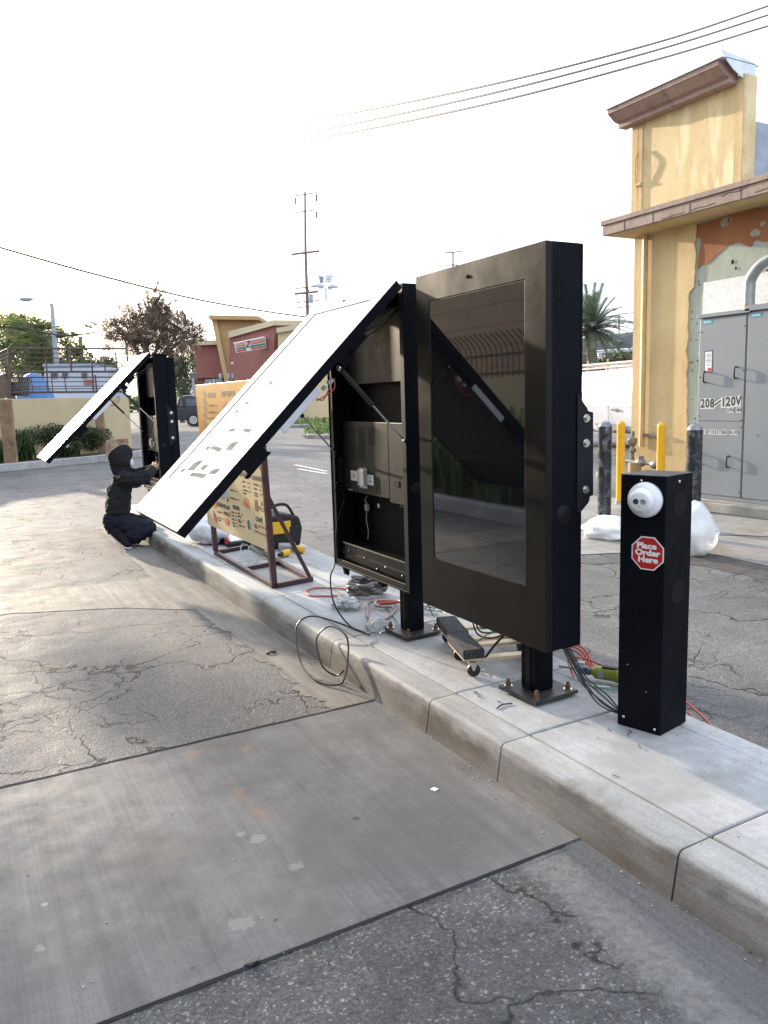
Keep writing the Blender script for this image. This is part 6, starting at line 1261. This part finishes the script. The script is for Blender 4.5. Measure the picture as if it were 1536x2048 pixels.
# sign box with stripes
sg = fq('sign_box', [(469, 688), (531, 675), (533, 696), (472, 706)], D7 - 4.2, .35, M('sign_white', (.68, .68, .67), .4, var=0), tsr)
def stripe(f0, f1, u0, u1, mt):
    P4 = []
    for u, f in ((u0, f0), (u1, f0), (u1, f1), (u0, f1)): P4.append((469 + 62 * u + 2.5 * f, (688 - 13 * u) * (1 - f) + (706 - 10 * u) * f))
    fq('sign_stripe', P4, D7 - 4.3, .05, mt, sg)
m_so = M('sign_orange', (.62, .17, .05), .4, var=0); m_sgn = M('sign_green', (.02, .13, .07), .4, var=0); m_sr = M('sign_dark_red', (.30, .03, .04), .4, var=0)
for (f0, f1, mt) in ((.04, .10, m_sr), (.20, .36, m_so), (.50, .64, m_sgn), (.76, .88, m_sr)):
    stripe(f0, f1, .02, .34, mt); stripe(f0, f1, .50, .98, mt)
text('lettering', '7', frame_mx(at(496, 688.5, D7 - 4.4), RX, (0, 0, 1)), .62, m_sr, sg, .01, .04); text('lettering', 'ELEVEN', frame_mx(at(497.5, 693.6, D7 - 4.4), RX, (0, 0, 1)), .13, m_sgn, sg, .01, .006)
MB().tube([at(467, 687, D7 - 4.6), at(529, 674, D7 - 4.6)], .05, 6).build('sign_hood', m_white, tsr)
for px in (441, 457.5, 465): MB().cyl(at(px, 747, D7 - 1.9), at(px + 1, 757, D7 - 1.9), .13, 10).build('wall_light', m_ptr, tsr)
MB().blob(at(465, 727, D7 - .5), .12, 8).build('security_camera', m_white, tsr)
m_glo = M('store_window_glass', (.16, .22, .26), .15, var=.2, vs=3)
w_ = fq('window', [(410, 759), (444, 757), (448, 800), (410, 800)], D7 + 2.95, .05, m_glo, tsr); fq('window_frame', [(427, 758), (428.5, 758), (428.5, 800), (427, 800)], D7 + 2.85, .06, m_white, w_); fq('poster', [(411, 768), (418, 768), (419, 780), (411, 780)], D7 + 2.9, .02, m_white, w_)
w_ = fq('window', [(481, 757), (510, 755), (510, 830), (481, 830)], D7 - .2, .05, M('brown_shade_glass', (.09, .07, .055), .3), tsr); fq('window_frame', [(481, 757), (485, 757), (485, 830), (481, 830)], D7 - .3, .06, m_cop, w_)
w_ = fq('window', [(584, 800), (606, 798), (606, 834), (584, 834)], D7 - 7.1, .06, M('window_dark_glass'), tsr); fq('window_frame', [(594.5, 799), (596, 799), (596, 834), (594.5, 834)], D7 - 7.2, .06, m_white, w_); fq('window_frame', [(582, 796), (608, 794), (608, 798), (582, 800)], D7 - 7.2, .08, m_white, w_)
MB().tube([at(612, 792, D7 - 7.5), at(612, 836, D7 - 7.5)], .05, 6).build('drain_pipe', m_cop, tsr)
# little planters in the lot
def planter(pts, label, h, n, seed, mt):
    q4 = [G(*p) for p in pts]; o = MB().prism([(p.x, p.y, 0) for p in q4], (0, 0, .15)); t = thing('lot_planter', label, 'planter', q4[0]); o.build('kerb', m_apron, t, bevel=.02); rnd = random.Random(seed); b = MB(); c0 = sum((p for p in q4), Vector()) / len(q4)
    for k in range(n):
        a, b2, c3 = rnd.random(), rnd.random(), rnd.random(); p = q4[0].lerp(q4[1], a).lerp(q4[3].lerp(q4[2], a), b2); p = c0 + (p - c0) * .88; p = Vector((p.x, p.y, .14)); leaves(b, p, 3, .35, rnd, .5, (.25, .25, h), .2)
    struct(b.build('ground_cover', mt, t), 'stuff')
m_gc = mat_leaf('ground_cover_leaves', [(.05, .10, .02), (.08, .15, .03), (.12, .18, .05)], .5, .4)
planter([(612, 877), (720, 880), (720, 862), (617, 863)], 'small planter with green ground cover nearest the open menu board', .35, 500, 1, m_gc)
planter([(560, 856), (720, 853), (720, 845), (560, 850)], 'long grass strip in front of the cream store wall', .35, 600, 2, m_gc)
sheet('sidewalk', [G(560, 850).xy, G(900, 838).xy, G(900, 830).xy, G(540, 838).xy], .05, m_apron)
tls = thing('lot_lamp', 'slim grey lamp post with a flat cone head left of the red store', 'lamp post', gb(388, 0, 58)); MB().tube([gb(389, 0, 58), at(386, 757, 58)], .11, 8).build('pole', m_ptr, tls)
MB().lathe([(.1, -.35), (.32, 0), (.40, .06), (0, .12)], Matrix.Translation(at(385.5, 748, 58)), 14).build('lamp_head', m_ptr, tls)

# black SUV
D8 = 50
tsv = thing('parked_suv', 'black SUV parked beyond the orange sign panel', 'car', gb(390, 0, D8)); m_car = M('black_car_paint', (.012, .014, .018), .18, var=.05, spec=.7); m_cgl = M('tinted_glass', (.03, .035, .04), .06, var=0, spec=.9)
S0 = Vector((*at(381, 803, D8).xy, 0)); sd1 = (RX * 1.0 + Vector((.494, .857, 0)) * -.06); sd1.z = 0; sd1.normalize(); sn = Vector((sd1.y, -sd1.x, 0))
SV = lambda s, z, o=0: S0 + sd1 * s + Vector((0, 0, z)) + sn * o
low = [(-1.0, .45), (-1.05, .8), (-1.02, 1.22), (3.9, 1.22), (4.3, 1.05), (4.35, .5), (4.2, .38), (-.8, .38)]
MB().prism([SV(s, z) for s, z in low], sn * -1.95).build('body', m_car, tsv, bevel=.06, fix=True)
MB().prism([SV(s, z, -.06) for s, z in ((-.98, 1.22), (-.82, 1.80), (-.6, 1.88), (2.0, 1.88), (2.4, 1.80), (3.0, 1.22))], sn * -1.83).build('cabin', m_car, tsv, bevel=.05, fix=True)
for s0, s1 in ((-.72, .45), (.58, 1.42), (1.52, 2.45)): MB().prism([SV(s0, 1.27, -.052), SV(s1, 1.27, -.052), SV(s1 - (.3 if s1 > 2 else .0), 1.74, -.052), SV(s0 + .05, 1.74, -.052)], sn * .006).build('side_window', m_cgl, tsv)
for s in (.12, 3.3):
    wl = MB().cyl(SV(s, .40, .02), SV(s, .40, -.24), .40, 26).build('wheel', m_rubber, tsv, bevel=.05); rim = MB().cyl(SV(s, .40, .035), SV(s, .40, 0), .255, 22); 
    rim.build('rim', m_bolt, wl, bevel=.01); b = MB()
    for k in range(6): an = k * 1.047; p = SV(s, .40, .040) + sd1 * .155 * math.cos(an) + Vector((0, 0, .155 * math.sin(an))); b.cyl(p, p - sn * .006, .045, 8)
    b.cyl(SV(s, .40, .041), SV(s, .40, .036), .05, 10); b.build('rim_hole', m_hole, wl)
    ar = MB()
    ar.lathe([(.42, -.02), (.47, -.02), (.47, .012), (.42, .012)], frame_mx(SV(s, .40, .0), sd1, (0, 0, 1)), 24); ar.build('wheel_arch', m_rubber, tsv)
MB().tube([SV(-.5, 1.95, -.15), SV(1.9, 1.95, -.15)], .025, 6).build('roof_rail', m_bolt, tsv); MB().prism([SV(.62, .98, .001), SV(.85, .98, .001), SV(.85, 1.02, .001), SV(.62, 1.02, .001)], sn * .03).build('door_handle', m_car, tsv)
MB().box((-.06, -.05, -.1), (.06, .05, .12), Matrix.Translation(SV(-1.0, 1.0, -.12))).build('tail_light', M('tail_light_red', (.4, .02, .02), .2), tsv)

# ------------------------------------------------------------------ across the lane (seen in the glass): block wall, curved fence, plants
tbw = thing('block_wall', 'tall tan block wall across the lane, seen in the dark screen reflection', 'wall', (-5.4, 6, 0)); m_blkw = M('tan_block', (.42, .31, .20), .85, var=.12, vs=2, bump=.5, bs=30, bd=.01)
for r_ in range(14):
    yy = -6.0 + (.6 if r_ % 2 else 0); MB().box((-5.6, yy, r_ * .4 + .003), (-5.4, 17, r_ * .4 + .397)).build('block_course', m_blkw, tbw, bevel=.006)
MB().box((-5.58, -6, 0), (-5.42, 17, 5.6)).build('mortar_core', M('mortar', (.24, .19, .13), .9), tbw)
tf = thing('iron_fence', 'brown iron fence with inward-curved pickets above the low cream wall', 'fence', (-2.98, 5, 1.72)); m_iron = M('brown_iron', (.07, .045, .035), .5)
proto = MB().tube(spline([(-2.98, 0, 1.72), (-2.98, 0, 2.05), (-2.92, 0, 2.20), (-2.76, 0, 2.34)], 4), .011, 6).build('picket', m_iron, tf)
for k in range(1, 120):
    c_ = proto.copy(); C.objects.link(c_); c_.parent = tf; c_.matrix_parent_inverse = proto.matrix_parent_inverse; c_.location = (0, -1.5 + k * .125, 0)
for z in (1.76, 2.02): MB().box((-2.995, -1.6, z), (-2.965, 13.6, z + .035)).build('rail', m_iron, tf)
mat_g2 = mat_leaf('reed_leaves', [(.05, .10, .03), (.10, .17, .05), (.22, .26, .12)], .4, .4)
rnd = random.Random(21)
for k in range(9):
    strap_plant('tall green grass clump in the planter across the lane', (-2.1 + rnd.uniform(-.3, .3), 4.5 + k * 1.05, .15), .6, rnd.uniform(.9, 1.4), 260, 30 + k, mat_g2, 'grass_clump', 'grass clumps across the lane', .03)
# skip the unused prototype position by moving it to its own slot
proto.location = (0, -1.5, 0)
